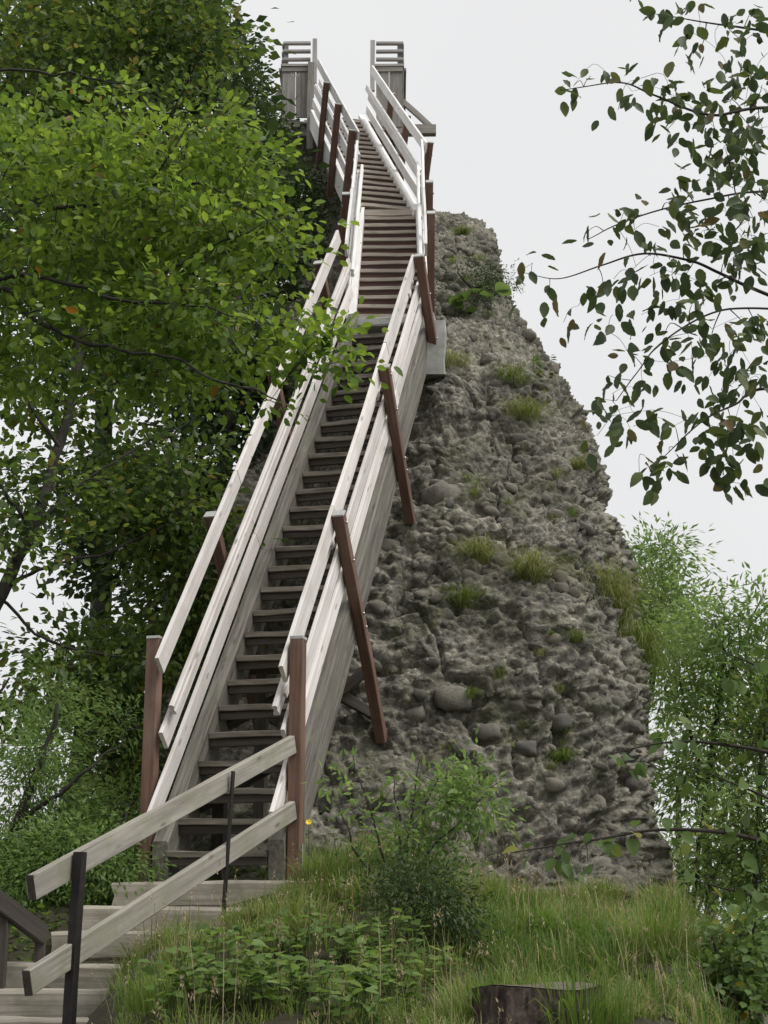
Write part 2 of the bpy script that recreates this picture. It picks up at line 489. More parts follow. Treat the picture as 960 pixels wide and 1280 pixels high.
disp -= 0.55 * np.exp(-((Z - .75) / .55) ** 2) * sstep(.4, 1.1, X) * sstep(.25, .6, (Dc[:, None] - Y) / Bb[:, None])           # undercut foot of the outer side
# pockets where stones have fallen out and knobs of pebbles that stand proud
cellx = np.linalg.norm(np.roll(P0, -1, 1) - P0, axis=-1)
cellz = np.linalg.norm(np.diff(P0, axis=0), axis=-1)
cellz = np.vstack([cellz, cellz[-1:]])
h = np.zeros((NR, NA))
rr2 = np.random.default_rng(21)
NPEB = 46000
js = rr2.integers(int(NA * 0.06), int(NA * 0.94), NPEB); is_ = rr2.integers(3, NR - 3, NPEB)
rads = 0.012 + 0.066 * rr2.random(NPEB) ** 5
order = np.argsort(rads)[::-1]
for k in order:
    i0, j0, r0 = is_[k], js[k], rads[k]
    cz_, cx_ = cellz[i0, j0], cellx[i0, j0]
    if cx_ < 1e-4: continue
    wz, wx = int(r0 / cz_) + 1, int(min(r0 * 1.4 / cx_, 40)) + 1
    i1, i2, j1, j2 = max(0, i0 - wz), min(NR, i0 + wz + 1), max(0, j0 - wx), min(NA, j0 + wx + 1)
    dz_ = (np.arange(i1, i2) - i0 + rr2.uniform(-.4, .4)) * cz_
    dx_ = (np.arange(j1, j2) - j0 + rr2.uniform(-.4, .4)) * cx_
    tilt = rr2.uniform(-.35, .35)
    q = ((dx_[None] + tilt * dz_[:, None]) / 1.35) ** 2 + (dz_[:, None] * 1.15) ** 2
    bmp = np.sqrt(np.clip(1 - q / r0 ** 2, 0, 1)) * r0 * rr2.uniform(0.45, 1.0)
    if rr2.random() < 0.16: h[i1:i2, j1:j2] -= bmp * 0.9
    else: h[i1:i2, j1:j2] = np.maximum(h[i1:i2, j1:j2], bmp)
disp += h
disp += fbm(flat * 22 + 5, 2).reshape(NR, NA) * 0.035
PR = P0 + Nn * disp[..., None]
idx = np.arange(NR * NA).reshape(NR, NA)
a_, b_ = idx[:-1], idx[1:]
fr_ = np.stack([a_, np.roll(a_, -1, 1), np.roll(b_, -1, 1), b_], -1).reshape(-1, 4)
rm_ = mesh_np('rock_tower', PR.reshape(-1, 3), fr_)
top = [int(i) for i in idx[-1]]
smooth(rm_)
rock = obj('rock_tower', rm_, M['rock'])
rock['kind'] = 'structure'
bvh = BVHTree.FromPolygons([Vector(v) for v in PR.reshape(-1, 3).tolist()], fr_.tolist())

def on_rock(px, py):
    d = U(px, py, 10).normalized()
    loc, nor, i, dist = bvh.ray_cast(Vector((0, 0, 0)), d, 60)
    if loc is not None and nor.dot(d) > 0: nor = -nor
    return loc, nor

# cobbles
def cobble_mesh(seed, n=14, m=9):
    r_ = np.random.default_rng(seed)
    V = [(0, 0, 1)]
    for i in range(1, m):
        t = math.pi * i / m
        for j in range(n):
            p = 2 * math.pi * j / n
            V.append((math.sin(t) * math.cos(p), math.sin(t) * math.sin(p), math.cos(t)))
    V.append((0, 0, -1)); V = np.array(V)
    V = np.sign(V) * np.abs(V) ** 0.76
    V *= (1 + 0.95 * fbm(V * 1.2 + seed * 7.7, 4, 0.6))[:, None]
    Fc = [(0, 1 + j, 1 + (j + 1) % n) for j in range(n)]
    for i in range(m - 2):
        for j in range(n):
            Fc.append((1 + i * n + j, 1 + (i + 1) * n + j, 1 + (i + 1) * n + (j + 1) % n, 1 + i * n + (j + 1) % n))
    L = len(V) - 1
    Fc += [(L, 1 + (m - 2) * n + (j + 1) % n, 1 + (m - 2) * n + j) for j in range(n)]
    me = mesh_np('cobble', V, Fc); smooth(me); me.materials.append(M['cobble'])
    return me
CM = [cobble_mesh(s) for s in range(9)]
named = [(553, 621, 29, .8), (515, 901, 21, .55), (569, 868, 25, .7), (720, 742, 9, .9), (699, 722, 10, .9), (650, 550, 11, .7), (628, 700, 17, .7), (735, 664, 13, .45), (812, 921, 15, .5), (793, 905, 10, .8), (545, 749, 10, .6), (525, 742, 9, .6), (696, 643, 14, .5), (690, 462, 10, .8), (664, 421, 9, .8), (652, 405, 8, .9), (599, 299, 8, .9), (690, 800, 12, .7), (648, 882, 16, .7), (556, 655, 13, .5), (612, 918, 14, .8), (480, 684, 17, .6), (500, 660, 10, .6), (585, 720, 12, .6), (700, 905, 15, .7), (770, 880, 10, .9), (740, 870, 9, .8), (660, 935, 14, .7), (615, 640, 12, .6), (640, 610, 9, .7), (540, 830, 10, .6), (470, 760, 13, .6), (575, 935, 12, .7), (668, 520, 10, .7), (600, 520, 9, .6), (730, 560, 8, .8), (760, 690, 10, .7), (785, 850, 9, .9), (530, 560, 9, .7), (620, 480, 8, .7), (745, 1000, 12, .8), (690, 980, 13, .7), (790, 980, 11, .8), (420, 968, 16, .8), (405, 1010, 14, .8)]
spots = list(named)
r3 = np.random.default_rng(5)
while len(spots) < 300:
    py = r3.uniform(300, 1080)
    xr = np.interp(py, [a for a, b in SR], [b for a, b in SR])
    xl = np.interp(py, [300, 450, 650, 900, 1080], [550, 545, 500, 450, 400])
    px = r3.uniform(xl, xr - 3)
    spots.append((px, py, 3.6 + 6.5 * r3.random() ** 2.6, r3.uniform(.5, .9)))
for k, (px, py, rp, asp) in enumerate(spots):
    loc, nor = on_rock(px, py)
    if loc is None: continue
    s = rp / F_PX * (loc.y * CP + loc.z * SP)
    q = Vector((r3.normal() * .25, r3.normal() * .35, r3.normal() * .35 + 0.2))
    mw = Matrix.Translation(loc - nor * s * r3.uniform(.2, .5)) @ Matrix.Rotation(q.z, 4, 'Y') @ Matrix.Rotation(q.y, 4, 'Z') @ Matrix.Diagonal((s, s * 0.85, s * asp, 1))
    obj('cobble', CM[k % 9], None, rock, mw)

# ------------------------------------------------------------------ timber pieces
def board_mesh(L, hgt, thk, ch=0.004, seg=0.35, jit=0.0015, seed=0, cut0=0.0, cut1=0.0, roundtop=False):
    """board along X (0..L), thickness Y, height Z; cut0/cut1 shear the ends along X with height"""
    r_ = np.random.default_rng(seed)
    hy, hz = thk / 2, hgt / 2
    if roundtop:
        prof = [(-hy, -hz), (hy, -hz), (hy, -hz * .45), (hy * .62, -hz * .1), (hy * .62, hz * .25), (hy * .95, hz * .5), (hy * .9, hz * .82), (hy * .5, hz), (-hy * .5, hz), (-hy * .9, hz * .82), (-hy * .95, hz * .5), (-hy * .62, hz * .25), (-hy * .62, -hz * .1), (-hy, -hz * .45)]
    else:
        c = min(ch, hy * .5, hz * .5)
        prof = [(-hy + c, -hz), (hy - c, -hz), (hy, -hz + c), (hy, hz - c), (hy - c, hz), (-hy + c, hz), (-hy, hz - c), (-hy, -hz + c)]
    n = max(1, int(round(L / seg)))
    np_ = len(prof)
    V = []; ph = r_.uniform(0, 6.28, 2)
    for i in range(n + 1):
        t = i / n; x = L * t
        wy = math.sin(t * 5 + ph[0]) * jit * 1.5; wz = math.sin(t * 4 + ph[1]) * jit * 1.5
        for (y, z) in prof:
            sh = (cut0 * (1 - t) + cut1 * t) * (z / hz if hz else 0) * (1.0 if i in (0, n) else 0)
            V.append((x + sh, y + wy + r_.normal() * jit * .5, z + wz + r_.normal() * jit * .5))
    Fc = [tuple(range(np_))[::-1], tuple(n * np_ + j for j in range(np_))]
    for i in range(n):
        for j in range(np_):
            k = (j + 1) % np_
            Fc.append((i * np_ + j, i * np_ + k, (i + 1) * np_ + k, (i + 1) * np_ + j))
    return mesh_np('board', np.array(V), Fc)

_seed = [100]
def board(name, p0, p1, hdir, hgt, thk, mat, parent, **kw):
    """a straight timber from p0 to p1 (centre line), hdir = direction of its height"""
    p0, p1 = Vector(p0), Vector(p1)
    x = (p1 - p0); L = x.length; x.normalize()
    h_ = Vector(hdir); h_ = (h_ - x * h_.dot(x)).normalized()
    y = h_.cross(x)
    _seed[0] += 1
    me = board_mesh(L, hgt, thk, seed=_seed[0], **kw)
    me.name = name
    mw = Matrix(((x.x, y.x, h_.x, p0.x), (x.y, y.y, h_.y, p0.y), (x.z, y.z, h_.z, p0.z), (0, 0, 0, 1)))
    return obj(name, me, mat, parent, mw)

def bolt(parent, p, d):
    d = Vector(d).normalized()
    V, Fc = [], []
    for k, (r_, t) in enumerate(((0.011, 0), (0.011, .008), (0.006, .013))):
        for j in range(6):
            a = j * math.pi / 3
            V.append((r_ * math.cos(a), r_ * math.sin(a), t))
    for k in range(2):
        for j in range(6):
            Fc.append((k * 6 + j, k * 6 + (j + 1) % 6, k * 6 + 6 + (j + 1) % 6, k * 6 + 6 + j))
    Fc.append(tuple(range(12, 18)))
    return obj('bolt', mesh_np('bolt', np.array(V), Fc), M['steel'], parent, Matrix.Translation(Vector(p)) @ d.to_track_quat('Z', 'Y').to_matrix().to_4x4())

class Flight:
    def __init__(s, o, az, rise, run, W):
        s.o = Vector(o); s.rise, s.run, s.W = rise, run, W
        s.dh = Vector((math.sin(az), math.cos(az), 0)); s.pe = Vector((math.cos(az), -math.sin(az), 0))
        s.st = s.dh * run + Vector((0, 0, rise)); s.L = s.st.length
        s.d = s.st.normalized(); s.n = (Vector((0, 0, 1)) * run - s.dh * rise).normalized()
    def at(s, k, w=0.0, n=0.0):
        return s.o + s.st * k + s.pe * w + s.n * n

ZUP = Vector((0, 0, 1))
def rails(fl, root, side, s0, s1, spec, mat, splits, thk=0.03):
    """spec: list of (n_lo, n_hi); boards sit on the inner side of the posts"""
    wc = -0.085 if side < 0 else fl.W + 0.085
    for bi, (lo, hi) in enumerate(spec):
        cuts = [s0] + [c + 0.35 * ((bi * 7) % 3 - 1) for c in splits] + [s1]
        for a, b in zip(cuts[:-1], cuts[1:]):
            gap = 0.012
            board('rail_board', fl.at(a + gap, wc, (lo + hi) / 2), fl.at(b - gap, wc + random.uniform(-.003, .003), (lo + hi) / 2 + random.uniform(-.004, .004)), fl.n, hi - lo, thk, mat, root,
                  cut0=0.0 if a > s0 else 0.0)

def grab(fl, root, side, s0, s1, nn, mat, brackets):
    wc = -0.028 if side < 0 else fl.W + 0.028
    hr = board('handrail', fl.at(s0, wc, nn), fl.at(s1, wc, nn), fl.n, 0.085, 0.042, mat, root, roundtop=True)
    for b in brackets:
        wb = -0.057 if side < 0 else fl.W + 0.057
        board('handrail_bracket', fl.at(b, wb, nn - .02), fl.at(b + 0.3, wb, nn - .02), fl.n, 0.045, 0.018, mat, hr)

def post(fl, root, side, st, sb, nt_, nb_, mat, thk=0.088, cap=True, bolts=True):
    wc = -0.11 - thk / 2 - .001 if side < 0 else fl.W + 0.11 + thk / 2 + .001
    p1, p0 = fl.at(st, wc, nt_), fl.at(sb, wc, nb_)
    o = board('post', p0, p1, fl.dh, thk, thk, mat, root, ch=0.006)
    x = (p1 - p0).normalized()
    if cap:
        board('post_cap', p1 + x * .001, p1 + x * .013, fl.dh, thk * 1.04, thk * 1.04, M['cap'], o, ch=.002)
    if bolts:
        for nn in (0.70, 0.38, -0.08, -0.2):
            if nb_ < nn < nt_:
                t = (nn - nb_) / (nt_ - nb_)
                bolt(o, p0.lerp(p1, t) + fl.pe * (side * (thk / 2 + .0)), fl.pe * side)
    return o

# ------------------------------------------------------------------ lower flight
f1 = Flight((-1.445, 10.213, 0.484), 0.25037, 0.21681, 0.17863, 0.70)
t1 = thing('stair_flight', 'long lowest flight of grey open wooden stairs rising from the timber path steps', 'stairs', f1.at(0, .35, -.3))
for k in range(26):
    a, b = f1.at(k, 0.004), f1.at(k, f1.W - .004)
    off = f1.dh * (0.105 + random.uniform(-.004, .004)) + ZUP * (-0.0225 + random.uniform(-.004, .004))
    board('tread', a + off, b + off + ZUP * random.uniform(-.006, .006), ZUP, 0.042, 0.21, M['tread'], t1, jit=.003, seg=.12)
    off = f1.dh * (0.045) + ZUP * (-0.0225 - .021 - .03)
    board('tread_batten', a + off, b + off, ZUP, 0.056, 0.035, M['batten'], t1)
for side, wc in ((-1, -0.055), (1, f1.W + 0.055)):
    lo, hi = -0.30, 0.028
    p0, p1 = f1.at(-0.35, wc, (lo + hi) / 2), f1.at(26.0, wc, (lo + hi) / 2)
    board('stringer', p0, p1, f1.n, hi - lo, 0.11, M['stringer'], t1, cut0=0.2 * (f1.rise / f1.run) * .65, cut1=0.15, ch=.008, jit=.003)
LSPEC = [(0.745, 0.885), (0.335, 0.485), (0.115, 0.25)]
RSPEC = [(0.64, 0.785), (0.345, 0.475), (0.155, 0.285)]
def rail_from(fl, side, starts, s1, spec, mat, root, splits):
    for (lo, hi), s0 in zip(spec, starts):
        rails(fl, root, side, s0, s1, [(lo, hi)], mat, splits)
rail_from(f1, -1, [3.3, 2.2, 0.3], 27.4, LSPEC, M['rail'], t1, [11.8, 20.5])
rail_from(f1, 1, [3.2, 2.2, 0.2], 25.4, RSPEC, M['rail'], t1, [10.2, 19.3])
grab(f1, t1, -1, 2.8, 27.2, 0.535, M['rail'], [4, 9.2, 17, 24])
grab(f1, t1, 1, 2.6, 25.2, 0.545, M['rail'], [3.2, 9.2, 17, 24])
for st, sb, nt_, nb_ in ((9.49, 8.17, .80, -1.24), (17.42, 16.36, .80, -.70), (25.27, 24.5, .80, -.33)):
    post(f1, t1, 1, st, sb, nt_ - .03, nb_, M['brown'])
for st, sb, nt_, nb_ in ((9.4, 8.2, .86, -1.2), (17.3, 16.3, .86, -.9), (24.9, 24.3, .86, -.4)):
    post(f1, t1, -1, st, sb, nt_, nb_, M['brown'])
# the two upright posts at the foot
def upright(root, x, y, z0, z1, rot, mat, thk=.092):
    dh = Vector((math.sin(rot), math.cos(rot), 0))
    o = board('post', (x, y, z0), (x + .004, y, z1), dh, thk, thk, mat, root, ch=.006)
    board('post_cap', (x + .004, y, z1 + .001), (x + .004, y, z1 + .02), dh, thk * 1.03, thk * 1.03, M['cap'], o, ch=.002)
    return o
pR = f1.at(2.4, f1.W + .165, 0); pL = f1.at(2.6, -.165, 0)
pR = Vector((-0.585, 10.10, 0)); pL = Vector((-1.60, 10.36, 0))
upR = upright(t1, pR.x, pR.y, 0.20, 1.88, 0.25, M['brown'])
upright(t1, pL.x, pL.y, 0.0, 1.93, 0.25, M['brown'])
board('post_plate', (pR.x + .058, pR.y - .0, .12), (pR.x + .058, pR.y, .52), f1.dh, .07, .006, M['steel'], upR)
for zz_ in (.22, .36): bolt(upR, (pR.x + .061, pR.y, zz_), (1, 0, 0))
# braces under the stringer at the second post
hub = U(425, 866, 12.25)
board('brace', U(464, 832, 12.2), hub, ZUP, .085, .06, M['batten'], t1)
board('brace', U(467, 893, 12.36), hub + Vector((0, .02, -.02)), ZUP, .085, .06, M['batten'], t1)
board('trestle_beam', f1.at(8.0, -.1, -.36), f1.at(8.0, f1.W + .02, -.36), f1.n, .1, .08, M['batten'], t1)
board('trestle_leg', f1.at(8.0, 0.05, -.41), f1.at(8.0, 0.05, -.41) - ZUP * 1.2, f1.dh, .09, .09, M['batten'], t1)
for wv in (0.08, f1.W - .08):
    board('trestle_leg', f1.at(3.0, wv, -.31), f1.at(3.0, wv, -.31) - ZUP * .9, f1.dh, .09, .09, M['batten'], t1)
for k in (2.2, 5.2): board('cross_brace', f1.at(k, 0.0, -.25), f1.at(k + 2.2, f1.W, -.25), f1.n, .08, .04, M['batten'], t1)
for wv in (-.055, f1.W + .055):
    q = f1.at(-.35, wv, -.14)
    board('footing_block', (q.x, q.y + .03, .12), (q.x, q.y + .03, q.z - .045), f1.dh, .13, .105, M['stringer'], t1)

# ------------------------------------------------------------------ middle flight
f2 = Flight((-0.3048, 15.420, 6.516), 0.01737, 0.20676, 0.21717, 0.68)
t2 = thing('stair_flight', 'middle flight of pale wooden stairs with brown risers, above the concrete landing block', 'stairs', f2.at(0, .34, -.3))
def closed_steps(fl, root, n0, n1):
    for k in range(n0, n1):
        a, b = fl.at(k, .003), fl.at(k, fl.W - .003)
        off = fl.dh * 0.115 - ZUP * .0225
        board('tread', a + off, b + off + ZUP * random.uniform(-.003, .003), ZUP, .044, .23, M['tread_light'], root, jit=.002, seg=.12)
        off = fl.dh * (fl.run + .03) - ZUP * (-.0 + .0)
        board('riser', a + off + ZUP * (fl.rise / 2 - .022), b + off + ZUP * (fl.rise / 2 - .022), ZUP, fl.rise - .05, .02, M['riser'], root)
closed_steps(f2, t2, 0, 13)
off = f2.dh * .2 - ZUP * .045
board('landing_board', f2.at(13, .003) + off, f2.at(13, f2.W - .003) + off, ZUP, .085, .4, M['tread_light'], t2)
for side, wc in ((-1, -.052), (1, f2.W + .052)):
    board('stringer', f2.at(-1.6, wc, -.115), f2.at(13.4, wc, -.115), f2.n, .29, .10, M['rail_white'], t2)
rail_from(f2, -1, [-.9, -.9, -.9], 13.6, LSPEC, M['rail_white'], t2, [6.5])
rail_from(f2, 1, [-.9, -.9, -.9], 13.6, LSPEC, M['rail_white'], t2, [6.5])
grab(f2, t2, -1, -.6, 13.4, .535, M['rail_white'], [0, 6, 12])
grab(f2, t2, 1, -.6, 13.4, .545, M['rail_white'], [0, 6, 12])
for s_ in (1.9, 5.8): post(f2, t2, -1, s_, s_, .84, -.5, M['brown'])
for s_ in (3.2, 7.4): post(f2, t2, 1, s_, s_, .84, -.5, M['brown'])

# landing step and concrete footing between the flights
blk = thing('concrete_footing', 'pale concrete footing block under the stair landing, set into the rock', 'footing', (0.55, 14.7, 5.1))
board('block', (0.50, 14.64, 5.40), (0.50, 14.64, 5.99), (0, 1, 0), .62, .26, M['concrete'], blk, ch=.015, jit=.006, seg=.15)
board('landing_slab', (-0.36, 15.05, 6.15), (0.56, 14.92, 6.15), (0, 0, 1), .10, .55, M['concrete'], blk, ch=.012, jit=.004, seg=.2)

# ------------------------------------------------------------------ upper flight (origin is its right side)
q3 = Vector((0.35193, 18.34275, 9.29716)); az3 = -0.19451
W3 = .70
pe3 = Vector((math.cos(az3), -math.sin(az3), 0))
f3 = Flight(q3 - pe3 * W3, az3, 0.20342, 0.22452, W3)
t3 = thing('stair_flight', 'top flight of pale wooden stairs climbing to the viewing platform', 'stairs', f3.at(0, .35, -.3))
closed_steps(f3, t3, 0, 18)
for side, wc in ((-1, -.052), (1, f3.W + .052)):
    board('stringer', f3.at(-.9, wc, -.115), f3.at(17.9, wc, -.115), f3.n, .29, .10, M['rail_white'], t3)
rail_from(f3, -1, [0.6, 0.6, 0.6], 17.4, LSPEC, M['rail_white'], t3, [8.5])
rail_from(f3, 1, [-.2, -.2, -.2], 17.0, LSPEC, M['rail_white'], t3, [8.5])
grab(f3, t3, -1, .8, 17.2, .535, M['rail_white'], [2, 8, 15])
grab(f3, t3, 1, 0, 16.8, .545, M['rail_white'], [2, 8, 15])
for s_ in (1.0, 6.3, 11.3): post(f3, t3, -1, s_, s_ - .6, .86, -.42, M['brown'])
for s_ in (0.2, ): post(f3, t3, 1, s_, s_ - .3, .86, -.9, M['brown'])
for s_ in (6.3, 11.3): post(f3, t3, 1, s_, s_ - .3, .80, -.3, M['brown'])

# ------------------------------------------------------------------ viewing platform
DP = 22.35
vp = thing('viewing_platform', 'grey weathered wooden viewing platform with boarded parapets on top of the rock', 'platform', U(430, 150, DP + .8))
zf = U(430, 150, DP).z
def box_at(name, x0, x1, y0, y1, z0, z1, mat, parent=vp):
    """axis-aligned timber, grain along its longest side"""
    dx, dy, dz = x1 - x0, y1 - y0, z1 - z0
    cx, cy, cz = (x0 + x1) / 2, (y0 + y1) / 2, (z0 + z1) / 2
    if dz >= dx and dz >= dy: return board(name, (cx, cy, z0), (cx, cy, z1), (0, 1, 0), dy, dx, mat, parent)
    if dx >= dy: return board(name, (x0, cy, cz), (x1, cy, cz), (0, 0, 1), dz, dy, mat, parent)
    return board(name, (cx, y0, cz), (cx, y1, cz), (0, 0, 1), dz, dx, mat, parent)
gx = lambda px, py: U(px, py, DP).x
gzp = lambda py: U(430, py, DP).z
xL0, xL1 = gx(353, 110), gx(386, 110)
xR0, xR1 = gx(470, 110), gx(503, 110)
zt, zr = gzp(84), gzp(50)
for k in range(14):
    y0 = DP + .03 + k * .145
    box_at('deck_board', xL0 - .05, xR1 + .05, y0, y0 + .138, zf - .05, zf - .005, M['grey_wood'])
for y0 in (DP + .12, DP + 1.0, DP + 1.85):
    box_at('floor_beam', xL0 - .04, xR1 + .04, y0, y0 + .1, zf - .22, zf - .053, M['grey_wood'])
# front parapets left and right of the stair opening
for (x0, x1, nb, zlow) in ((xL0, xL1, 2, gzp(148)), (xR0, xR1, 2, gzp(160))):
    wdt = (x1 - x0) / nb
    for k in range(nb):
        box_at('parapet_board', x0 + k * wdt + .004, x0 + (k + 1) * wdt - .004, DP - .03, DP - .005, zlow + random.uniform(-.01, .01), zt - .05, M['grey_wood'])
    box_at('parapet_cap', x0 - .03, x1 + .03, DP - .07, DP + .06, zt - .02, zt + .025, M['silver_rail'])
    box_at('parapet_rail', x0 - .01, x1 + .01, DP - .055, DP - .032, zt - .11, zt - .022, M['grey_wood'])
    for k in range(3):
        zk = zr - .03 - k * (zr - zt) * .30
        box_at('guard_rail', x0 - .0, x1 + .02, DP + .002, DP + .07, zk - .035, zk + .01, M['silver_rail'])
# chalk scrawl on the left parapet boards
ck = lambda px, py: (gx(px, py), DP - .0335, gzp(py))
for pts in ([(359.6, 91.6), (362.8, 91.0)], [(359.4, 95.4), (361, 96.4)], [(364.4, 91), (364.6, 95.6), (366, 96.8), (367.4, 95.6), (367.6, 91)],
            [(369.4, 97), (371, 93.4), (372, 95), (370.6, 95.4), (372.2, 97)], [(373.2, 93.4), (374.8, 93.2)], [(373.6, 93.4), (373.8, 97)], [(369.6, 89), (370.6, 88.4), (370.4, 90)]):
    for p_, q_ in zip(pts[:-1], pts[1:]):
        board('chalk_stroke', ck(*p_), ck(*q_), (0, 0, 1) if abs(p_[0] - q_[0]) > abs(p_[1] - q_[1]) else (1, 0, 0), .008, .003, M['chalk'], vp, jit=0.0, ch=.001)
# side and back parapets
for xs in (xL0 - .01, xR1 + .01):
    for k in range(9):
        y0 = DP + .02 + k * .22
        box_at('parapet_board', xs - .012, xs + .012, y0, y0 + .21, zf - .05, zt - .05, M['grey_wood'])
    box_at('parapet_cap', xs - .06, xs + .06, DP + .065, DP + 2.05, zt - .02, zt + .025, M['silver_rail'])
    for k in range(3):
        zk = zr - .03 - k * (zr - zt) * .30
        box_at('guard_rail', xs - .02, xs + .02, DP + .075, DP + 2.05, zk - .035, zk + .01, M['silver_rail'])
    for y0 in (DP + .09, DP + 1.0, DP + 1.97):
        sgn = 1 if xs < 0 else -1
        box_at('guard_post', xs + sgn * .022, xs + sgn * .09, y0, y0 + .07, zt + .03, zr - .0, M['silver_rail'])
for k in range(int((xR1 - xL0) / .21)):
    x0 = xL0 + .02 + k * .215
    box_at('parapet_board', x0, x0 + .205, DP + 2.06, DP + 2.085, zf - .05, zt - .05, M['grey_wood'])
# newel posts at the stair opening
box_at('newel_post', gx(391, 80), gx(396.5, 80), DP - .14, DP - .075, gzp(109), gzp(54), M['silver_rail'])
box_at('newel_post', gx(463, 80), gx(468.5, 80), DP - .14, DP - .075, gzp(118), gzp(56), M['silver_rail'])
box_at('support_post', gx(384.5, 140), gx(392.5, 140), DP - .16, DP - .06, gzp(192), gzp(84), M['grey_wood'])
box_at('support_post', xR1 - .12, xR1 - .02, DP + .3, DP + .4, zf - 1.1, zf - .225, M['grey_wood'])
box_at('support_post', xL0 + .02, xL0 + .12, DP + .3, DP + .4, zf - 1.1, zf - .225, M['grey_wood'])
# outriggers and their diagonal struts
orx = gx(545, 162)
zo = gzp(162)
box_at('outrigger_beam', xR1 - .35, orx, DP - .02, DP + .1, zo - .08, zo + .09, M['grey_wood'])
board('strut', (xR1 + .0, DP + .06, gzp(124)), (orx - .1, DP + .06, zo + .10), (0, 0, 1), .09, .06, M['grey_wood'], vp)
box_at('outrigger_beam', gx(338, 150), xL0 + .3, DP + .02, DP + .1, gzp(158), gzp(149), M['grey_wood'])
board('strut', (xL0 - .0, DP + .06, gzp(112)), (gx(333, 140), DP + .06, gzp(134)), (0, 0, 1), .11, .06, M['grey_wood'], vp)

# ------------------------------------------------------------------ timber path steps
ext = [(140, 372), (102, 345), (64, 335), (-30, 305), (-45, 262), (-60, 250)]
lab = ['topmost timber path step, short squared log under the foot of the staircase',
       'split timber path step with ragged knotted edge, second below the staircase',
       'grey timber path step, third below the staircase',
       'long timber path step with rotten gap below it, fourth below the staircase',
       'long smooth timber path step, fifth below the staircase',
       'timber path step at the lower end of the path railing, sixth below the staircase']
def log_mesh(L, hgt, thk, seed):
    r_ = np.random.default_rng(seed)
    n = 22; c = .018
    hy, hz = thk / 2, hgt / 2
    prof = [(-hy + c, -hz), (hy - c, -hz), (hy, -hz + c), (hy, 0), (hy, hz - c), (hy - c, hz), (0, hz), (-hy + c, hz), (-hy, hz - c), (-hy, 0), (-hy, -hz + c)]
    V = []; m = len(prof)
    for i in range(n + 1):
        x = L * i / n
        for y, z in prof: V.append((x + (r_.normal() * .006 if i in (0, n) else 0), y, z))
    V = np.array(V)
    dn = fbm(V * np.array([3, 9, 9]) + seed * 3.1, 4)
    V[:, 1] += dn * .022; V[:, 2] += fbm(V * np.array([4, 11, 11]) + seed * 5.3 + 20, 4) * .026
    Fc = [tuple(range(m))[::-1], tuple(n * m + j for j in range(m))]
    for i in range(n):
        for j in range(m):
            k = (j + 1) % m
            Fc.append((i * m + j, i * m + k, (i + 1) * m + k, (i + 1) * m + j))
    return mesh_np('timber_step', V, Fc)
for k in range(6):
    z = STEP_Z[k]; D = STEP_D[k]
    a = U(ext[k][0], STEP_Y[k], D); b = U(ext[k][1], STEP_Y[k], D)
    th = .24 if k < 3 else .2
    hg = .17
    o = obj('timber_step', log_mesh(b.x - a.x, hg, th, k + 3), M['log'], None,
            Matrix.Translation((a.x, D + th / 2, z - hg / 2)) @ Matrix.Rotation(R([-1, .8, -.6, 1.2, .3, -.4][k]) * .8, 4, 'Y'))
    tag(o, lab[k], 'step', 'timber path steps')

# ------------------------------------------------------------------ path railing
pr_ = thing('path_railing', 'two sloping grey rail boards on dark iron posts beside the timber path steps', 'railing', (-1.3, 8.6, -.3))
def prail(a, b, hpx):
    d = (b - a)
    return board('rail_board', a, b, (0, 0, 1), hpx, .042, M['path_rail'], pr_, jit=.002)
ua, ub = U(39, 1109, 7.4), U(366, 931, 10.04)
la, lb = U(34, 1229, 7.36), U(366, 1013, 10.04)
rb1 = prail(ua, ub, .118); rb2 = prail(la, lb, .118)
def rpt(a, b, t): return a.lerp(b, t)
c0 = rpt(ua, ub, .17); c1 = rpt(la, lb, .17)
d_ = (ub - ua); d_.z = 0; d_.normalize(); sidev = Vector((d_.y, -d_.x, 0))
def beside(a, b, px, dpx):
    t = min(np.linspace(0, 1, 400), key=lambda t_: abs(PX(*[(a.lerp(b, t_))[i] for i in (0, 2, 1)]) - px))
    return a.lerp(b, float(t)) + sidev * dpx
q0 = beside(ua, ub, 88, .052)
board('iron_post', (q0.x - .015, q0.y, -1.3), (q0.x, q0.y, U(91, 1065, q0.y).z), d_, .05, .05, M['iron'], pr_, ch=.003)
q1 = beside(ua, ub, 281, .055)
board('iron_bar', (q1.x - .06, q1.y, -.6), (q1.x, q1.y, U(283, 964, q1.y).z), d_, .032, .014, M['iron'], pr_, ch=.002)
for a_0, b_0, rb_ in ((ua, ub, rb1), (la, lb, rb2)):
    xd = (b_0 - a_0).normalized()
    board('end_grain', a_0 - xd * .004, a_0 - xd * .0005, (0, 0, 1), .117, .041, M['batten'], rb_, ch=.002)

lr = thing('dark_railing', 'dark wooden railing sloping down beside the path, opposite the grey rail boards', 'railing', U(20, 1200, 8.9))
a, b = U(-60, 1085, 8.2), U(54, 1168, 9.1)
board('rail_board', a, b, (0, 0, 1), .11, .05, M['batten'], lr)
for px, D, top_ in ((3, 8.7, 1140), (48, 9.05, 1168), (20, 9.4, 1184)):
    t_ = U(px, top_, D)
    board('post', (t_.x, D + .05, gz(t_.x, D) - .2), (t_.x, D + .05, t_.z), (0, 1, 0), .06, .055, M['batten'], lr)
board('lower_board', U(24, 1200, 9.5), U(44, 1183, 9.9), (0, 0, 1), .1, .04, M['path_rail'], lr)

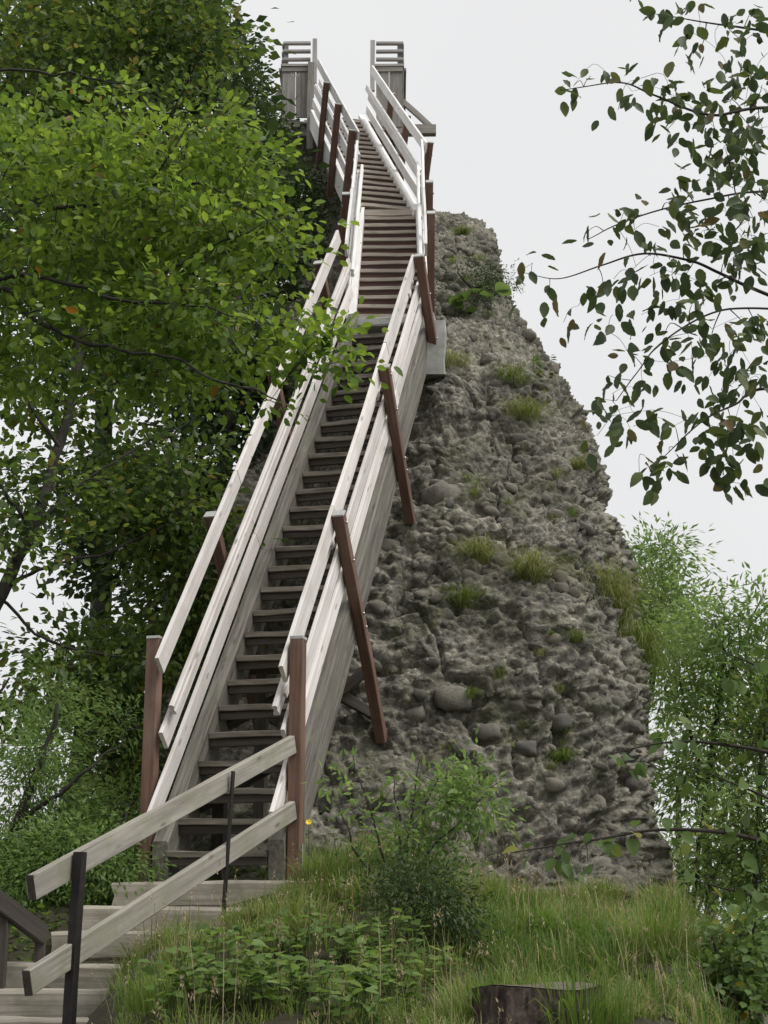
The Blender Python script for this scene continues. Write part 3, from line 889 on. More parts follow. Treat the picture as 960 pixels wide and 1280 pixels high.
# ------------------------------------------------------------------ stump
def stump():
    c = U(675, 1236, 6.5); r0 = .265
    base = gz(c.x, 6.7) - .1
    s = thing('tree_stump', 'broad sawn tree stump with rough bark at the foot of the grass bank', 'stump', (c.x, 6.7, base))
    n, m = 150, 18
    V = []
    for i in range(m + 1):
        t = i / m
        for j in range(n):
            a = 2 * math.pi * j / n
            V.append((math.cos(a), math.sin(a), t))
    V = np.array(V)
    ang = np.arctan2(V[:, 1], V[:, 0])
    rad = r0 * (1 + .10 * np.sin(ang * 3 + 1) + .06 * np.sin(ang * 5)) * (1 + .28 * (1 - V[:, 2]) ** 2)
    ridge = np.abs(fbm(np.stack([np.cos(ang) * 5, np.sin(ang) * 5, V[:, 2] * .8], 1), 4, .7))
    rad *= (1 - .5 * ridge)
    Wv = np.stack([V[:, 0] * rad + c.x, V[:, 1] * rad * .9 + 6.7, base + V[:, 2] * (c.z - base) + .012 * np.sin(ang * 2) * V[:, 2]], 1)
    Fc = []
    for i in range(m):
        for j in range(n):
            k = (j + 1) % n
            Fc.append((i * n + j, i * n + k, (i + 1) * n + k, (i + 1) * n + j))
    obj('bark', mesh_np('bark', Wv, Fc), M['stump_bark'], s)
    ring = Wv[-n:] * 1.0
    cen = ring.mean(0)
    T = [ring - (ring - cen) * .06]
    T[0][:, 2] += .004
    for k in (.7, .4, .12): 
        q = cen + (ring - cen) * k; q[:, 2] += .004 + .01 * fbm(q * 9, 3); T.append(q)
    T.append((cen + [0, 0, .01])[None])
    TV = np.vstack(T)
    Fc = []
    for i in range(3):
        for j in range(n):
            k = (j + 1) % n
            Fc.append((i * n + j, i * n + k, (i + 1) * n + k, (i + 1) * n + j))
    for j in range(n): Fc.append((3 * n + j, 3 * n + (j + 1) % n, 4 * n))
    obj('cut_face', mesh_np('cut_face', TV, Fc), M['cutwood'], s)
M['stump_bark'] = plain('stump_bark', (0.06, 0.045, 0.036), 0.95, 0, 22, 0.55, 1.0)
M['cutwood'] = plain('cut_wood', (0.13, 0.105, 0.085), 0.9, 0, 26, 0.3, .5)
stump()
#VEG
# ------------------------------------------------------------------ vegetation toolkit
def unit(a):
    return a / (np.linalg.norm(a, axis=-1, keepdims=True) + 1e-9)

LEAF_SIMPLE = (np.array([(0, 0, 0), (.45, .30, .07), (1, 0, -.02), (.45, -.30, .07)]), np.array([(0, 3, 2, 1)]))
LEAF_NARROW = (np.array([(0, 0, 0), (.4, .16, .03), (1, 0, -.06), (.4, -.16, .03)]), np.array([(0, 3, 2, 1)]))
LEAF_OVAL = (np.array([(0, 0, 0), (.25, .24, .05), (.65, .27, .05), (1, 0, -.05), (.65, -.27, .05), (.25, -.24, .05), (.3, 0, 0), (.68, 0, -.005)]),
             np.array([(0, 6, 1, 1), (6, 7, 2, 1), (7, 3, 2, 2), (0, 5, 6, 6), (5, 4, 7, 6), (4, 3, 7, 7)]))
LEAF_OVAL_TRI = [(0, 6, 1), (6, 7, 2, 1), (7, 3, 2), (0, 5, 6), (5, 4, 7, 6), (4, 3, 7)]

def leaf_cloud(name, P, A, N, S, tpl, mat, parent, rnd=None):
    """one mesh of many leaves: P base points, A along the leaf, N its upper side, S size"""
    T, Fq = tpl
    A = unit(A); N = unit(N - A * np.sum(A * N, -1, keepdims=True)); B = np.cross(N, A)
    V = (P[:, None] + S[:, None, None] * (T[None, :, 0:1] * A[:, None] + T[None, :, 1:2] * B[:, None] + T[None, :, 2:3] * N[:, None]))
    n, k = len(P), len(T)
    if tpl is LEAF_OVAL:
        # two quads and four triangles per leaf
        tri = np.array([(0, 6, 1), (6, 7, 2), (6, 2, 1), (7, 3, 2), (0, 5, 6), (5, 4, 7), (5, 7, 6), (4, 3, 7)])
        Fq = tri
    Fa = (Fq[None] + (np.arange(n) * k)[:, None, None]).reshape(-1, Fq.shape[1])
    me = mesh_np(name, V.reshape(-1, 3), Fa)
    at_ = me.attributes.new('rnd', 'FLOAT', 'POINT')
    r_ = rng.random(n) if rnd is None else rnd
    at_.data.foreach_set('value', np.repeat(r_ * .97, k).astype(np.float32))
    return obj(name, me, mat, parent)

def tubes(name, lines, mat, parent, sides=5):
    """lines: list of (points Nx3, radii N)"""
    Vs, Fs, base = [], [], 0
    ang = np.linspace(0, 2 * math.pi, sides, endpoint=False)
    for P, Rr in lines:
        P = np.asarray(P, float); Rr = np.asarray(Rr, float)
        if len(P) < 2: continue
        T = unit(np.gradient(P, axis=0))
        ref = np.array([0.3, 0.2, 1.0]) if abs(T[0, 2]) < .9 else np.array([1.0, 0.1, 0])
        X_ = unit(np.cross(T, ref)); Y_ = np.cross(T, X_)
        ring = P[:, None] + Rr[:, None, None] * (np.cos(ang)[None, :, None] * X_[:, None] + np.sin(ang)[None, :, None] * Y_[:, None])
        Vs.append(ring.reshape(-1, 3))
        m = len(P); i_ = np.arange(m * sides).reshape(m, sides) + base
        Fs.append(np.stack([i_[:-1], np.roll(i_[:-1], -1, 1), np.roll(i_[1:], -1, 1), i_[1:]], -1).reshape(-1, 4))
        base += m * sides
    me = mesh_np(name, np.vstack(Vs), np.vstack(Fs)); smooth(me)
    return obj(name, me, mat, parent)

def spline(pts, n=8, wob=0.0):
    P = np.array([list(p) for p in pts], float)
    if len(P) < 3:
        t = np.linspace(0, 1, n)[:, None]
        Q = P[0] * (1 - t) + P[-1] * t
    else:
        E_ = np.vstack([2 * P[0] - P[1], P, 2 * P[-1] - P[-2]])
        Q = []
        for i in range(1, len(E_) - 2):
            for t in np.linspace(0, 1, n, endpoint=False):
                a, b, c, d = E_[i - 1], E_[i], E_[i + 1], E_[i + 2]
                Q.append(.5 * (2 * b + (c - a) * t + (2 * a - 5 * b + 4 * c - d) * t ** 2 + (3 * b - a - 3 * c + d) * t ** 3))
        Q.append(P[-1]); Q = np.array(Q)
    if wob:
        Q = Q + np.stack([fbm(Q * 3 + 7 * i, 3) for i in range(3)], 1) * wob
    return Q

def in_ells(ells, n):
    w_ = np.array([(e[3] * e[4]) * (e[6] if len(e) > 6 else 1) for e in ells], float); w_ /= w_.sum()
    out_ = []
    for e, c in zip(ells, rng.multinomial(n, w_)):
        u = unit(rng.normal(size=(c, 3))) * (rng.random((c, 1)) ** .4)
        for a in u:
            D = e[2] + a[1] * e[5]
            out_.append(U(e[0] + a[0] * e[3], e[1] + a[2] * e[4], D))
    return np.array([list(v) for v in out_])

def skeleton(limbs, targets, r_twig=.006, jit=.12, maxr=.02):
    """hang every target on the nearest wood, growing outwards from the limbs"""
    nodes = np.vstack([l[0] for l in limbs]); nr = np.concatenate([l[1] for l in limbs])
    d0 = np.array([np.min(np.linalg.norm(nodes - t, axis=1)) for t in targets])
    lines, dirs = [], np.zeros_like(targets)
    buf = np.zeros((len(nodes) + len(targets) * 5, 3)); buf[:len(nodes)] = nodes
    rb = np.zeros(len(buf)); rb[:len(nodes)] = nr; cnt = len(nodes)
    for k in np.argsort(d0):
        t = targets[k]
        dd = np.linalg.norm(buf[:cnt] - t, axis=1) + np.where(buf[:cnt, 2] > t[2] + .1, .12, 0)
        i = int(np.argmin(dd)); a = buf[i]
        L = np.linalg.norm(t - a)
        m = (a + t) / 2 + rng.normal(size=3) * jit * L * .6 + np.array([0, 0, .10 * L])
        q = spline([a, m, t], 3)
        r0 = min(rb[i] * .8, max(r_twig, r_twig + L * .006), maxr)
        rr_ = np.linspace(r0, r_twig * .55, len(q))
        lines.append((q, rr_))
        buf[cnt:cnt + 4] = q[[2, 3, 5, 6]]; rb[cnt:cnt + 4] = rr_[[2, 3, 5, 6]]; cnt += 4
        dirs[k] = t - m
    return lines, unit(dirs)

def sprays(T, Dr, per, Rs, flat=.45, droop=.15, nj=.7, szr=(.04, .06), grad=None):
    n = len(T) * per
    k = np.repeat(np.arange(len(T)), per)
    off = rng.normal(size=(n, 3)) * Rs * .55
    off[:, 2] *= flat
    off += Dr[k] * (rng.random((n, 1)) * Rs * .8)
    P = T[k] + off
    A = unit(Dr[k] * .6 + off / (Rs + 1e-6) * .8 + rng.normal(size=(n, 3)) * .45); A[:, 2] -= droop
    N = rng.normal(size=(n, 3)) * nj; N[:, 2] += 1
    S = rng.uniform(*szr, n)
    return P, A, N, S, k

def rad_line(P, r0, r1):
    return np.linspace(r0, r1, len(P))

def leaf_objects(P, A, N, S, meshes, parent, name='leaf'):
    A = unit(A); N = unit(N - A * np.sum(A * N, -1, keepdims=True)); B = np.cross(N, A)
    for i in range(len(P)):
        a, b, c, p, s_ = A[i] * S[i], B[i] * S[i], N[i] * S[i], P[i], S[i]
        mw = Matrix(((a[0], b[0], c[0], p[0]), (a[1], b[1], c[1], p[1]), (a[2], b[2], c[2], p[2]), (0, 0, 0, 1)))
        obj(name, meshes[i % len(meshes)], None, parent, mw)

def big_leaf(seed, mat, wid=.33, curl=.25, bite=.0):
    r_ = np.random.default_rng(seed)
    ts = np.array([.0, .05, .13, .24, .37, .5, .63, .75, .86, .94, 1.0])
    half = wid * np.sin(np.pi * ts ** .82) ** .8
    half[-1] = 0
    V, Fc = [], []
    cv = r_.uniform(-curl, curl * 1.6)
    for i, t in enumerate(ts):
        z = -cv * t * t * .6
        wv = r_.normal() * .02
        l, r2 = half[i] * (1 - bite * r_.random()), half[i] * (1 - bite * r_.random())
        V += [(t, 0, z), (t + .02, l, z + l * .32 + wv), (t + .02, -r2, z + r2 * .32 - wv)]
    for i in range(len(ts) - 1):
        a, b = 3 * i, 3 * i + 3
        Fc += [(a, b, b + 1, a + 1), (a, a + 2, b + 2, b)]
    me = mesh_np('leaf', np.array(V), Fc); me.materials.append(mat); smooth(me)
    at_ = me.attributes.new('rnd', 'FLOAT', 'POINT')
    at_.data.foreach_set('value', np.full(len(V), 0.0, np.float32))
    return me

def leaf_template(seed, wid, curl):
    me = big_leaf(seed, M['leaf_hang'], wid, curl, .12)
    V = np.array([v.co[:] for v in me.vertices]); Fq = np.array([p.vertices[:] for p in me.polygons])
    return V, Fq

def tree(name, label, cat, limbs, ells, ntar, per, Rs, szr, mat, tpl, group=None, bark='bark', twig=.006, flat=.45, nj=.7, droop=.15, own=0, ownmeshes=None, base=None, jit=.12, clump=1.0):
    L = []
    for pts, r0, r1 in limbs:
        q = spline(pts, 8, .05)
        q[1:] += np.stack([fbm(q[1:] * 9 + 5 * i, 2) for i in range(3)], 1) * .05
        L.append((q, rad_line(q, r0, r1)))
    b = base if base is not None else L[0][0][0]
    root = thing(name, label, cat, Vector(b), group)
    tubes('trunk', L[:1], M[bark], root, 8)
    T = in_ells(ells, int(ntar * 1.7))
    cl = fbm(T * np.array([1.1, 1.1, 2.6]) * clump + 31, 2) + rng.normal(size=len(T)) * .02
    T = T[np.argsort(cl)[::-1][:ntar]]
    lines, Dr = skeleton(L, T, twig, jit)
    for l_ in L[1:]: tubes('branch', [l_], M[bark], root, 6)
    tw = tubes('twigs', lines, M['twig'], root, 4); tw['kind'] = 'stuff'
    P, A, N, S, k = sprays(T, Dr, per, Rs, flat, droop, nj, szr)
    if own:
        px = PX(P[:, 0], P[:, 2], P[:, 1]); py = PY(P[:, 2], P[:, 1])
        vis = (px > 0) & (px < 960) & (py > 0) & (py < 1280)
        sc = np.where(vis, S / P[:, 1], 0)
        o_ = np.argsort(sc)[::-1]
        sel, rest = o_[:own], o_[own:]
        leaf_objects(P[sel], A[sel], N[sel], S[sel], ownmeshes, root)
        P, A, N, S, k = P[rest], A[rest], N[rest], S[rest], k[rest]
    base_r = rng.random(len(T))
    rnd = np.clip(base_r[k] * .7 + rng.random(len(P)) * .3, 0, 1)
    f = leaf_cloud('foliage', P, A, N, S, tpl, mat, root, rnd)
    f['kind'] = 'stuff'
    return root

# ------------------------------------------------------------------ trees on the left
LM_fresh = [big_leaf(s, M['leaf_fresh'], .29, .2) for s in range(6)]
gA = gz(-3.3, 7.2)
tree('leafy_tree', 'fresh green broadleaf tree whose boughs hang over the wooden staircase rails', 'tree',
     [([(-3.3, 7.2, gA - .2), (-3.2, 7.15, 1.0), U(-330, 420, 7.1), U(-300, 100, 7.0), U(-260, -150, 7.0)], .16, .05),
      ([U(-325, 430, 7.1), U(-120, 390, 6.68), U(0, 350, 6.48), U(60, 348, 6.38), U(150, 376, 6.28), U(206, 380, 6.28), U(300, 390, 6.18)], .016, .003),
      ([U(-328, 520, 7.1), U(-120, 420, 7.0), U(0, 362, 6.58), U(28, 390, 6.48), U(78, 417, 6.38), U(138, 436, 6.28), U(197, 447, 6.18), U(290, 475, 6.08), U(350, 500, 5.98)], .017, .003),
      ([U(-310, 250, 7.1), U(-60, 240, 7.0), U(60, 260, 6.68), U(160, 245, 6.58), U(215, 195, 6.48), U(240, 150, 6.48)], .014, .003),
      ([U(160, 245, 6.58), U(230, 225, 6.48), U(310, 260, 6.38), U(370, 310, 6.28)], .008, .0025),
      ([U(206, 340, 6.38), U(280, 300, 6.38), U(330, 280, 6.38)], .008, .0025),
      ([U(-290, 50, 7.0), U(-80, 80, 7.0), U(60, 90, 6.68), U(160, 110, 6.58)], .013, .003)],
     [(120, 320, 6.8, 210, 150, .7), (270, 330, 6.5, 140, 110, .5), (140, 190, 6.9, 190, 110, .7), (315, 400, 6.4, 70, 70, .3),
      (270, 220, 6.7, 80, 80, .4), (60, 440, 6.8, 120, 60, .6), (210, 470, 6.4, 90, 50, .3), (395, 435, 6.25, 40, 38, .2, .9), (345, 510, 6.2, 35, 40, .15, 1.1), (360, 330, 6.5, 38, 45, .2), (-100, 300, 7, 160, 220, .8, .5)],
     820, 18, .13, (.028, .066), M['leaf_fresh'], LEAF_OVAL, twig=.004, own=300, ownmeshes=LM_fresh, clump=1.8)

gB = gz(-4.6, 11.5)
tree('shade_tree', 'tall dark leafy tree with leaning trunk, sky showing between its boughs', 'tree',
     [([(-3.9, 11.4, gB - .3), U(-60, 900, 11.4), U(0, 745, 11.5), U(45, 650, 11.6), U(85, 520, 11.8), U(120, 340, 12), U(165, 150, 12.2), U(200, -60, 12.3)], .065, .025),
      ([U(10, 730, 11.5), U(70, 705, 11.6), U(130, 692, 11.8), U(200, 660, 12), U(250, 620, 12)], .016, .005),
      ([U(45, 655, 11.6), U(100, 605, 11.7), U(180, 555, 12), U(250, 520, 12.2)], .016, .005),
      ([U(40, 665, 11.6), U(0, 600, 11.5), U(-40, 500, 11.5)], .02, .008),
      ([U(75, 560, 11.7), U(40, 510, 11.6), U(10, 440, 11.6), U(-20, 380, 11.6)], .018, .007),
      ([U(0, 750, 11.5), U(60, 800, 11.6), U(140, 820, 11.8), U(190, 810, 11.8)], .014, .005),
      ([U(150, 230, 12), U(210, 150, 12), U(250, 70, 12), U(290, 10, 12)], .014, .005),
      ([U(130, 300, 12), U(60, 180, 12), U(0, 60, 12)], .018, .007),
      ([U(20, 700, 11.5), U(-10, 660, 11.4), U(-30, 640, 11.3)], .02, .01)],
     [(110, 50, 12, 190, 110, 1.0, 1.6), (220, 30, 12, 85, 60, .6, 1.6), (245, 130, 12.2, 65, 100, .6, 1.3), (40, 200, 12, 110, 110, .9), (190, 600, 12.3, 100, 100, .6, 1.4), (225, 700, 12.6, 75, 90, .6, 1.2),
      (130, 520, 12.2, 80, 55, .6, .7), (130, 830, 12.2, 110, 55, .6, 1.2), (40, 855, 11.8, 90, 50, .6, 1.5), (215, 800, 13, 60, 80, .5), (40, 600, 11.8, 70, 60, .5, .8), (-60, 600, 11.5, 80, 200, .9, .5), (150, 300, 12.6, 160, 140, .7), (30, 690, 11.4, 60, 40, .4, 1.0), (30, 490, 12, 70, 45, .5, .8)],
     1350, 18, .24, (.055, .1), M['leaf_mid'], LEAF_OVAL, twig=.006)
gB2 = gz(-6, 17.5)
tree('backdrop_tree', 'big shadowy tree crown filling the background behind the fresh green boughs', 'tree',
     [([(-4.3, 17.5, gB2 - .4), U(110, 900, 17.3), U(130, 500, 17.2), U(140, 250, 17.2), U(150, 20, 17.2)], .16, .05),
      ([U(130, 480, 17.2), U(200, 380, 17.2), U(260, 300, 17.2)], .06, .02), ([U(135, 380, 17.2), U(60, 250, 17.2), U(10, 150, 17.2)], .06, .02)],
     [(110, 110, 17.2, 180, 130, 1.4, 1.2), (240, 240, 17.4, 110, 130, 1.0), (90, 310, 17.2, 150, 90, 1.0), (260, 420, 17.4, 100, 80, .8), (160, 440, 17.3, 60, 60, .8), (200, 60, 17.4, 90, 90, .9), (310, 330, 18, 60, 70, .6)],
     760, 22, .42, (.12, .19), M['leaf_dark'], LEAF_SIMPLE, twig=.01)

gD = gz(-2.9, 14.5)
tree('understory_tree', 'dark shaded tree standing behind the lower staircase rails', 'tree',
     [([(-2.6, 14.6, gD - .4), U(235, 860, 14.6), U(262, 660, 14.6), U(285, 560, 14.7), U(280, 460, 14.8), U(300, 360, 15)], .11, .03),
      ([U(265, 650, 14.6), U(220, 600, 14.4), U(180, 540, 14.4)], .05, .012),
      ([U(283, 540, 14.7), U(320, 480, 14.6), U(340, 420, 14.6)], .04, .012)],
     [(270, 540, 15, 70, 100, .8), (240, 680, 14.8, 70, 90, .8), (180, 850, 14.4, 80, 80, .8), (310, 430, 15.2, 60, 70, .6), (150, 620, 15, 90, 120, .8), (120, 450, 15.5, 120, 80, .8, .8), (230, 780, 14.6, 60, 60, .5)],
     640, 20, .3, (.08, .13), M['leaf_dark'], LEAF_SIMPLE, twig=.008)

gC = U(335, 345, 20.6)
tree('rock_shrub', 'dense dark evergreen shrub growing on the rock beside the viewing platform', 'shrub',
     [([gC, U(335, 300, 20.5), U(325, 220, 20.5), U(305, 130, 20.5), U(285, 70, 20.5)], .07, .015),
      ([U(332, 270, 20.5), U(365, 230, 20.3), U(378, 180, 20.3)], .03, .008),
      ([U(335, 310, 20.5), U(375, 300, 20.2), U(400, 270, 20.1)], .03, .008)],
     [(290, 110, 20.6, 40, 65, .6), (308, 170, 20.6, 36, 65, .6), (345, 228, 20.4, 42, 52, .6), (375, 265, 20.2, 42, 50, .5, 1.2), (392, 315, 19.3, 34, 40, .4, 1.3), (405, 275, 19.2, 18, 38, .25), (330, 290, 20.6, 60, 60, .6), (300, 220, 20.8, 50, 80, .6), (338, 165, 20.6, 14, 30, .3, .6)],
     760, 30, .2, (.05, .09), M['leaf_dark'], LEAF_SIMPLE, twig=.005, flat=.9, nj=1.2)

gE = gz(-2.9, 10.6)
tree('feathery_tree', 'pale green feathery young tree beside the lower end of the path railing', 'tree',
     [([(-2.75, 10.6, gE - .3), U(-10, 1120, 10.5), U(30, 1010, 10.4), U(60, 930, 10.4), U(70, 880, 10.4)], .05, .012),
      ([U(-5, 1110, 10.5), U(60, 1080, 10.3), U(130, 1050, 10.3), U(170, 1000, 10.4)], .025, .006),
      ([U(20, 1030, 10.4), U(90, 980, 10.3), U(150, 930, 10.4)], .02, .006),
      ([U(-10, 1130, 10.5), U(-30, 1000, 10.4), U(-20, 900, 10.4), U(10, 850, 10.4)], .025, .008)],
     [(90, 1000, 10.5, 90, 90, .5, 1.3), (120, 1080, 10.3, 70, 50, .4), (30, 1090, 10.3, 70, 70, .4), (150, 950, 10.8, 45, 70, .4), (70, 930, 10.5, 60, 50, .4), (60, 875, 10.8, 50, 35, .4, .4)],
     760, 24, .17, (.035, .065), M['leaf_pale'], LEAF_NARROW, twig=.004, flat=.5)
gE2 = gz(-2.9, 12.4)
tree('ivy_bush', 'dark ivy covered bush on the slope left of the staircase foot', 'bush',
     [([(-2.6, 12.2, gE2 - .3), U(110, 1080, 12.1), U(130, 980, 12.0), U(150, 900, 12.1)], .05, .012)],
     [(100, 1090, 12, 70, 50, .4), (150, 1000, 12, 45, 70, .4), (150, 910, 12.3, 40, 50, .4, .6), (160, 1090, 11.2, 30, 40, .3), (30, 1130, 11.5, 60, 50, .4), (70, 1160, 10.3, 75, 28, .25, 1.5)],
     520, 24, .18, (.045, .075), M['leaf_mid'], LEAF_SIMPLE, twig=.004)

# ------------------------------------------------------------------ trees on the right
def ash(label, limbs, ells, n, mat='leaf_pale', per=26, Rs=.34, szr=(.075, .135), bark='bark'):
    b = limbs[0][0][0]
    return tree('background_tree', label, 'tree', [(p_, a_ * .6, b_ * .5) for p_, a_, b_ in limbs], ells, int(n * 1.45), per, Rs, szr, M[mat], LEAF_NARROW, group='trees behind the rock', bark=bark, twig=.008, flat=.6)
def gp(px, D):
    p = U(px, 1158, D); return (p.x, D, gz(p.x, D) - .3)
ash('tall pale green ash tree with forked trunk, farthest out from the rock',
    [([gp(888, 17), U(888, 1150, 17), U(884, 1000, 17), U(900, 860, 17), U(908, 760, 17)], .12, .02),
     ([U(886, 1000, 17), U(860, 900, 17), U(845, 830, 17)], .05, .012), ([U(900, 870, 17), U(930, 800, 17), U(950, 740, 17)], .05, .012)],
    [(905, 800, 17, 55, 65, 1), (945, 760, 17, 35, 45, .7), (860, 840, 17, 40, 60, .8), (930, 880, 17, 50, 60, .8), (850, 760, 17.5, 25, 40, .5, .7), (880, 960, 17, 60, 60, .8, .7), (990, 850, 17, 40, 120, .8)], 300)
ash('small pale green ash crown rising close behind the rock edge',
    [([gp(800, 20), U(805, 1000, 20), U(815, 850, 20), U(828, 740, 20), U(825, 690, 20)], .12, .02)],
    [(825, 705, 20, 32, 32, .7, 1.3), (830, 770, 20, 35, 50, .8), (825, 850, 20, 30, 60, .8), (800, 740, 20, 18, 40, .5)], 170)
ash('green broad tree low on the slope right of the rock',
    [([gp(868, 14), U(866, 1200, 14), U(872, 1080, 14), U(880, 1000, 14)], .07, .02), ([U(868, 1150, 14), U(900, 1080, 13.8), U(930, 1040, 13.8)], .03, .01)],
    [(890, 1080, 14, 60, 60, .7), (930, 1030, 14, 40, 70, .7), (850, 1180, 14, 45, 70, .7), (920, 1190, 14, 50, 80, .7), (855, 1060, 14.5, 25, 60, .4, .6), (905, 1260, 14, 70, 60, .6)], 300, 'leaf_pale', 22, .28, (.06, .10))
ash('slim tree with straight pale trunk on the slope right of the rock',
    [([gp(948, 12.5), U(942, 1200, 12.5), U(948, 1050, 12.5), U(956, 900, 12.5), U(965, 800, 12.5)], .06, .02)],
    [(940, 960, 12.5, 40, 60, .5), (960, 1050, 12.5, 40, 80, .5), (940, 1180, 12.5, 30, 80, .5, .7), (985, 900, 12.5, 40, 100, .5)], 190, 'leaf_mid', 20, .24, (.055, .09))
ash('distant pale tree mass seen in the gap beside the rock foot',
    [([gp(850, 30), U(850, 1100, 30), U(855, 950, 30), U(870, 860, 30)], .16, .03)],
    [(850, 1080, 30, 50, 60, 1.5, .8), (870, 920, 30, 60, 60, 1.5, .5), (930, 1120, 30, 60, 70, 1.5), (840, 1180, 30, 50, 50, 1.5)], 220, 'leaf_pale', 18, .5, (.12, .2))
ash('distant dark tree mass low beyond the path railing',
    [([gp(20, 30), U(20, 1150, 30), U(30, 1060, 30)], .16, .05)],
    [(40, 1130, 30, 100, 50, 1.5), (120, 1100, 30, 80, 60, 1.5), (-40, 1080, 30, 80, 80, 1.5)], 160, 'leaf_mid', 18, .5, (.12, .2))

# overhanging branch of big dark leaves
LM_hang = [big_leaf(20 + s, M['leaf_hang'], .29, .5, .14) for s in range(8)]
hz = [(350, 35), (400, 50), (470, 40), (445, 85), (470, 140), (520, 145), (540, 60), (600, 50), (580, 120), (620, 100), (545, 195), (575, 210), (610, 190), (125, 225), (155, 220), (195, 205), (240, 200), (325, 200), (300, 240), (370, 240), (270, 290), (370, 285), (405, 270), (430, 265), (470, 265), (530, 270), (580, 275), (610, 290), (390, 330), (440, 330), (480, 320), (435, 375), (510, 330), (540, 370), (500, 375), (600, 340), (565, 405), (590, 360), (480, 440), (520, 440), (560, 440), (600, 430), (610, 480), (580, 510), (530, 470), (480, 530), (420, 475), (395, 515), (440, 520), (290, 530), (315, 540), (265, 580), (185, 595), (310, 585), (370, 580), (420, 570), (470, 590), (540, 550), (600, 560), (50, 670), (20, 710), (90, 750), (360, 640), (440, 630), (480, 600), (560, 620), (610, 600), (250, 710), (300, 690), (340, 700), (220, 740), (270, 740), (400, 690), (440, 700), (480, 720), (170, 770), (205, 770), (250, 800), (320, 800), (370, 780), (410, 760), (450, 780), (500, 740), (560, 660), (600, 660), (130, 825), (235, 840), (560, 720), (570, 800), (610, 830), (440, 850), (500, 830), (385, 860), (290, 890), (340, 910), (500, 870), (560, 870), (240, 960), (400, 920), (450, 910), (480, 960), (510, 930), (560, 950), (600, 930), (625, 960), (230, 1010), (260, 990), (330, 980), (300, 1020), (510, 1010), (540, 980), (350, 1045), (230, 1060), (270, 1060), (300, 1080), (300, 1100), (210, 1100), (400, 1080), (470, 1080), (510, 1080), (550, 1075), (575, 1060), (630, 1050), (470, 1140), (395, 1140), (520, 1125), (560, 1125), (600, 1130), (360, 1175), (385, 1190), (320, 1195), (510, 1190), (540, 1210), (595, 1215), (555, 1160), (600, 1090)]
def hanging():
    gH = gz(2.6, 5.0)
    limbs = [([(2.7, 5.2, gH - .2), (2.6, 5.1, 0.4), U(1330, 500, 5.0), U(1300, 200, 4.9), U(1260, -60, 4.8)], .09, .03),
             ([U(1320, 470, 5), U(1100, 420, 4.8), U(960, 367, 4.7), U(900, 342, 4.65), U(860, 325, 4.6), U(805, 316, 4.6), U(755, 330, 4.6), U(700, 348, 4.6), U(652, 340, 4.6)], .008, .0009),
             ([U(1000, 385, 4.75), U(900, 388, 4.6), U(830, 425, 4.55), U(795, 465, 4.5), U(770, 500, 4.5)], .004, .0014),
             ([U(1320, 540, 5), U(1100, 500, 4.8), U(960, 485, 4.6), U(920, 505, 4.55), U(880, 525, 4.5), U(830, 570, 4.5)], .008, .0014),
             ([U(1310, 250, 5), U(1100, 160, 4.8), U(960, 135, 4.7), U(890, 145, 4.6), U(820, 120, 4.6), U(775, 103, 4.6), U(700, 112, 4.6)], .008, .0014),
             ([U(1290, 120, 5), U(1100, 60, 4.9), U(960, 40, 4.8), U(890, 30, 4.7), U(818, 18, 4.7)], .008, .0014),
             ([U(1000, 250, 4.8), U(950, 240, 4.7), U(880, 250, 4.6), U(780, 275, 4.6), U(735, 297, 4.6)], .005, .0014)]
    L = [(spline(p, 8, .02), None) for p, a, b in limbs]
    L = [(q[0], rad_line(q[0], l[1], l[2])) for q, l in zip(L, limbs)]
    root = thing('overhanging_tree', 'dark leaved branches hanging into the open sky right of the rock tower', 'tree', Vector(L[0][0][0]))
    tubes('trunk', L[:1], M['bark'], root, 8)
    T = np.array([list(U(640 + x / 2 + rng.normal() * 2, y / 2 - 6 + rng.normal() * 2, 4.6 + rng.normal() * .16)) for x, y in hz])
    lines, Dr = skeleton(L, T, .0016, .12, .004)
    for l_ in L[1:]: tubes('branch', [l_], M['twig'], root, 6)
    tw = tubes('twigs', lines, M['twig'], root, 4); tw['kind'] = 'stuff'
    P, A, N, S = [], [], [], []
    for t, d in zip(T, Dr):
        edge = PX(t[0], t[2], t[1])
        n = 6 + int(rng.random() * 4) if edge > 800 else 4
        for _ in range(n):
            P.append(t + rng.normal(size=3) * np.array([.034, .04, .024]))
            a = d * .5 + rng.normal(size=3) * .6; a[2] -= .75
            A.append(a); N.append(rng.normal(size=3) + np.array([0, -.5, .8])); S.append(rng.uniform(.036, .07))
    # beyond the frame the branches go on
    P, A, N, S = map(np.array, (P, A, N, S))
    o_ = rng.permutation(len(P)); P, A, N, S = P[o_], A[o_], N[o_], S[o_]
    leaf_objects(P[:300], A[:300], N[:300], S[:300], LM_hang, root)
    ex = in_ells([(935, 200, 4.7, 45, 190, .2), (1050, 250, 4.8, 90, 260, .4), (940, 440, 4.6, 40, 80, .15), (1180, 260, 4.9, 130, 260, .4, .8)], 240)
    ln2, d2 = skeleton(L, ex, .0016, .12, .004)
    tubes('outer_twigs', ln2, M['twig'], root, 4)['kind'] = 'stuff'
    Pq, Aq, Nq, Sq, k = sprays(ex, d2, 4, .05, .8, .6, 1.2, (.038, .06))
    Pq = np.vstack([Pq, P[300:]]); Aq = np.vstack([Aq, A[300:]]); Nq = np.vstack([Nq, N[300:]]); Sq = np.concatenate([Sq, S[300:]])
    f = leaf_cloud('foliage', Pq, Aq, Nq, Sq, leaf_template(25, .29, .4), M['leaf_hang'], root); f['kind'] = 'stuff'
hanging()

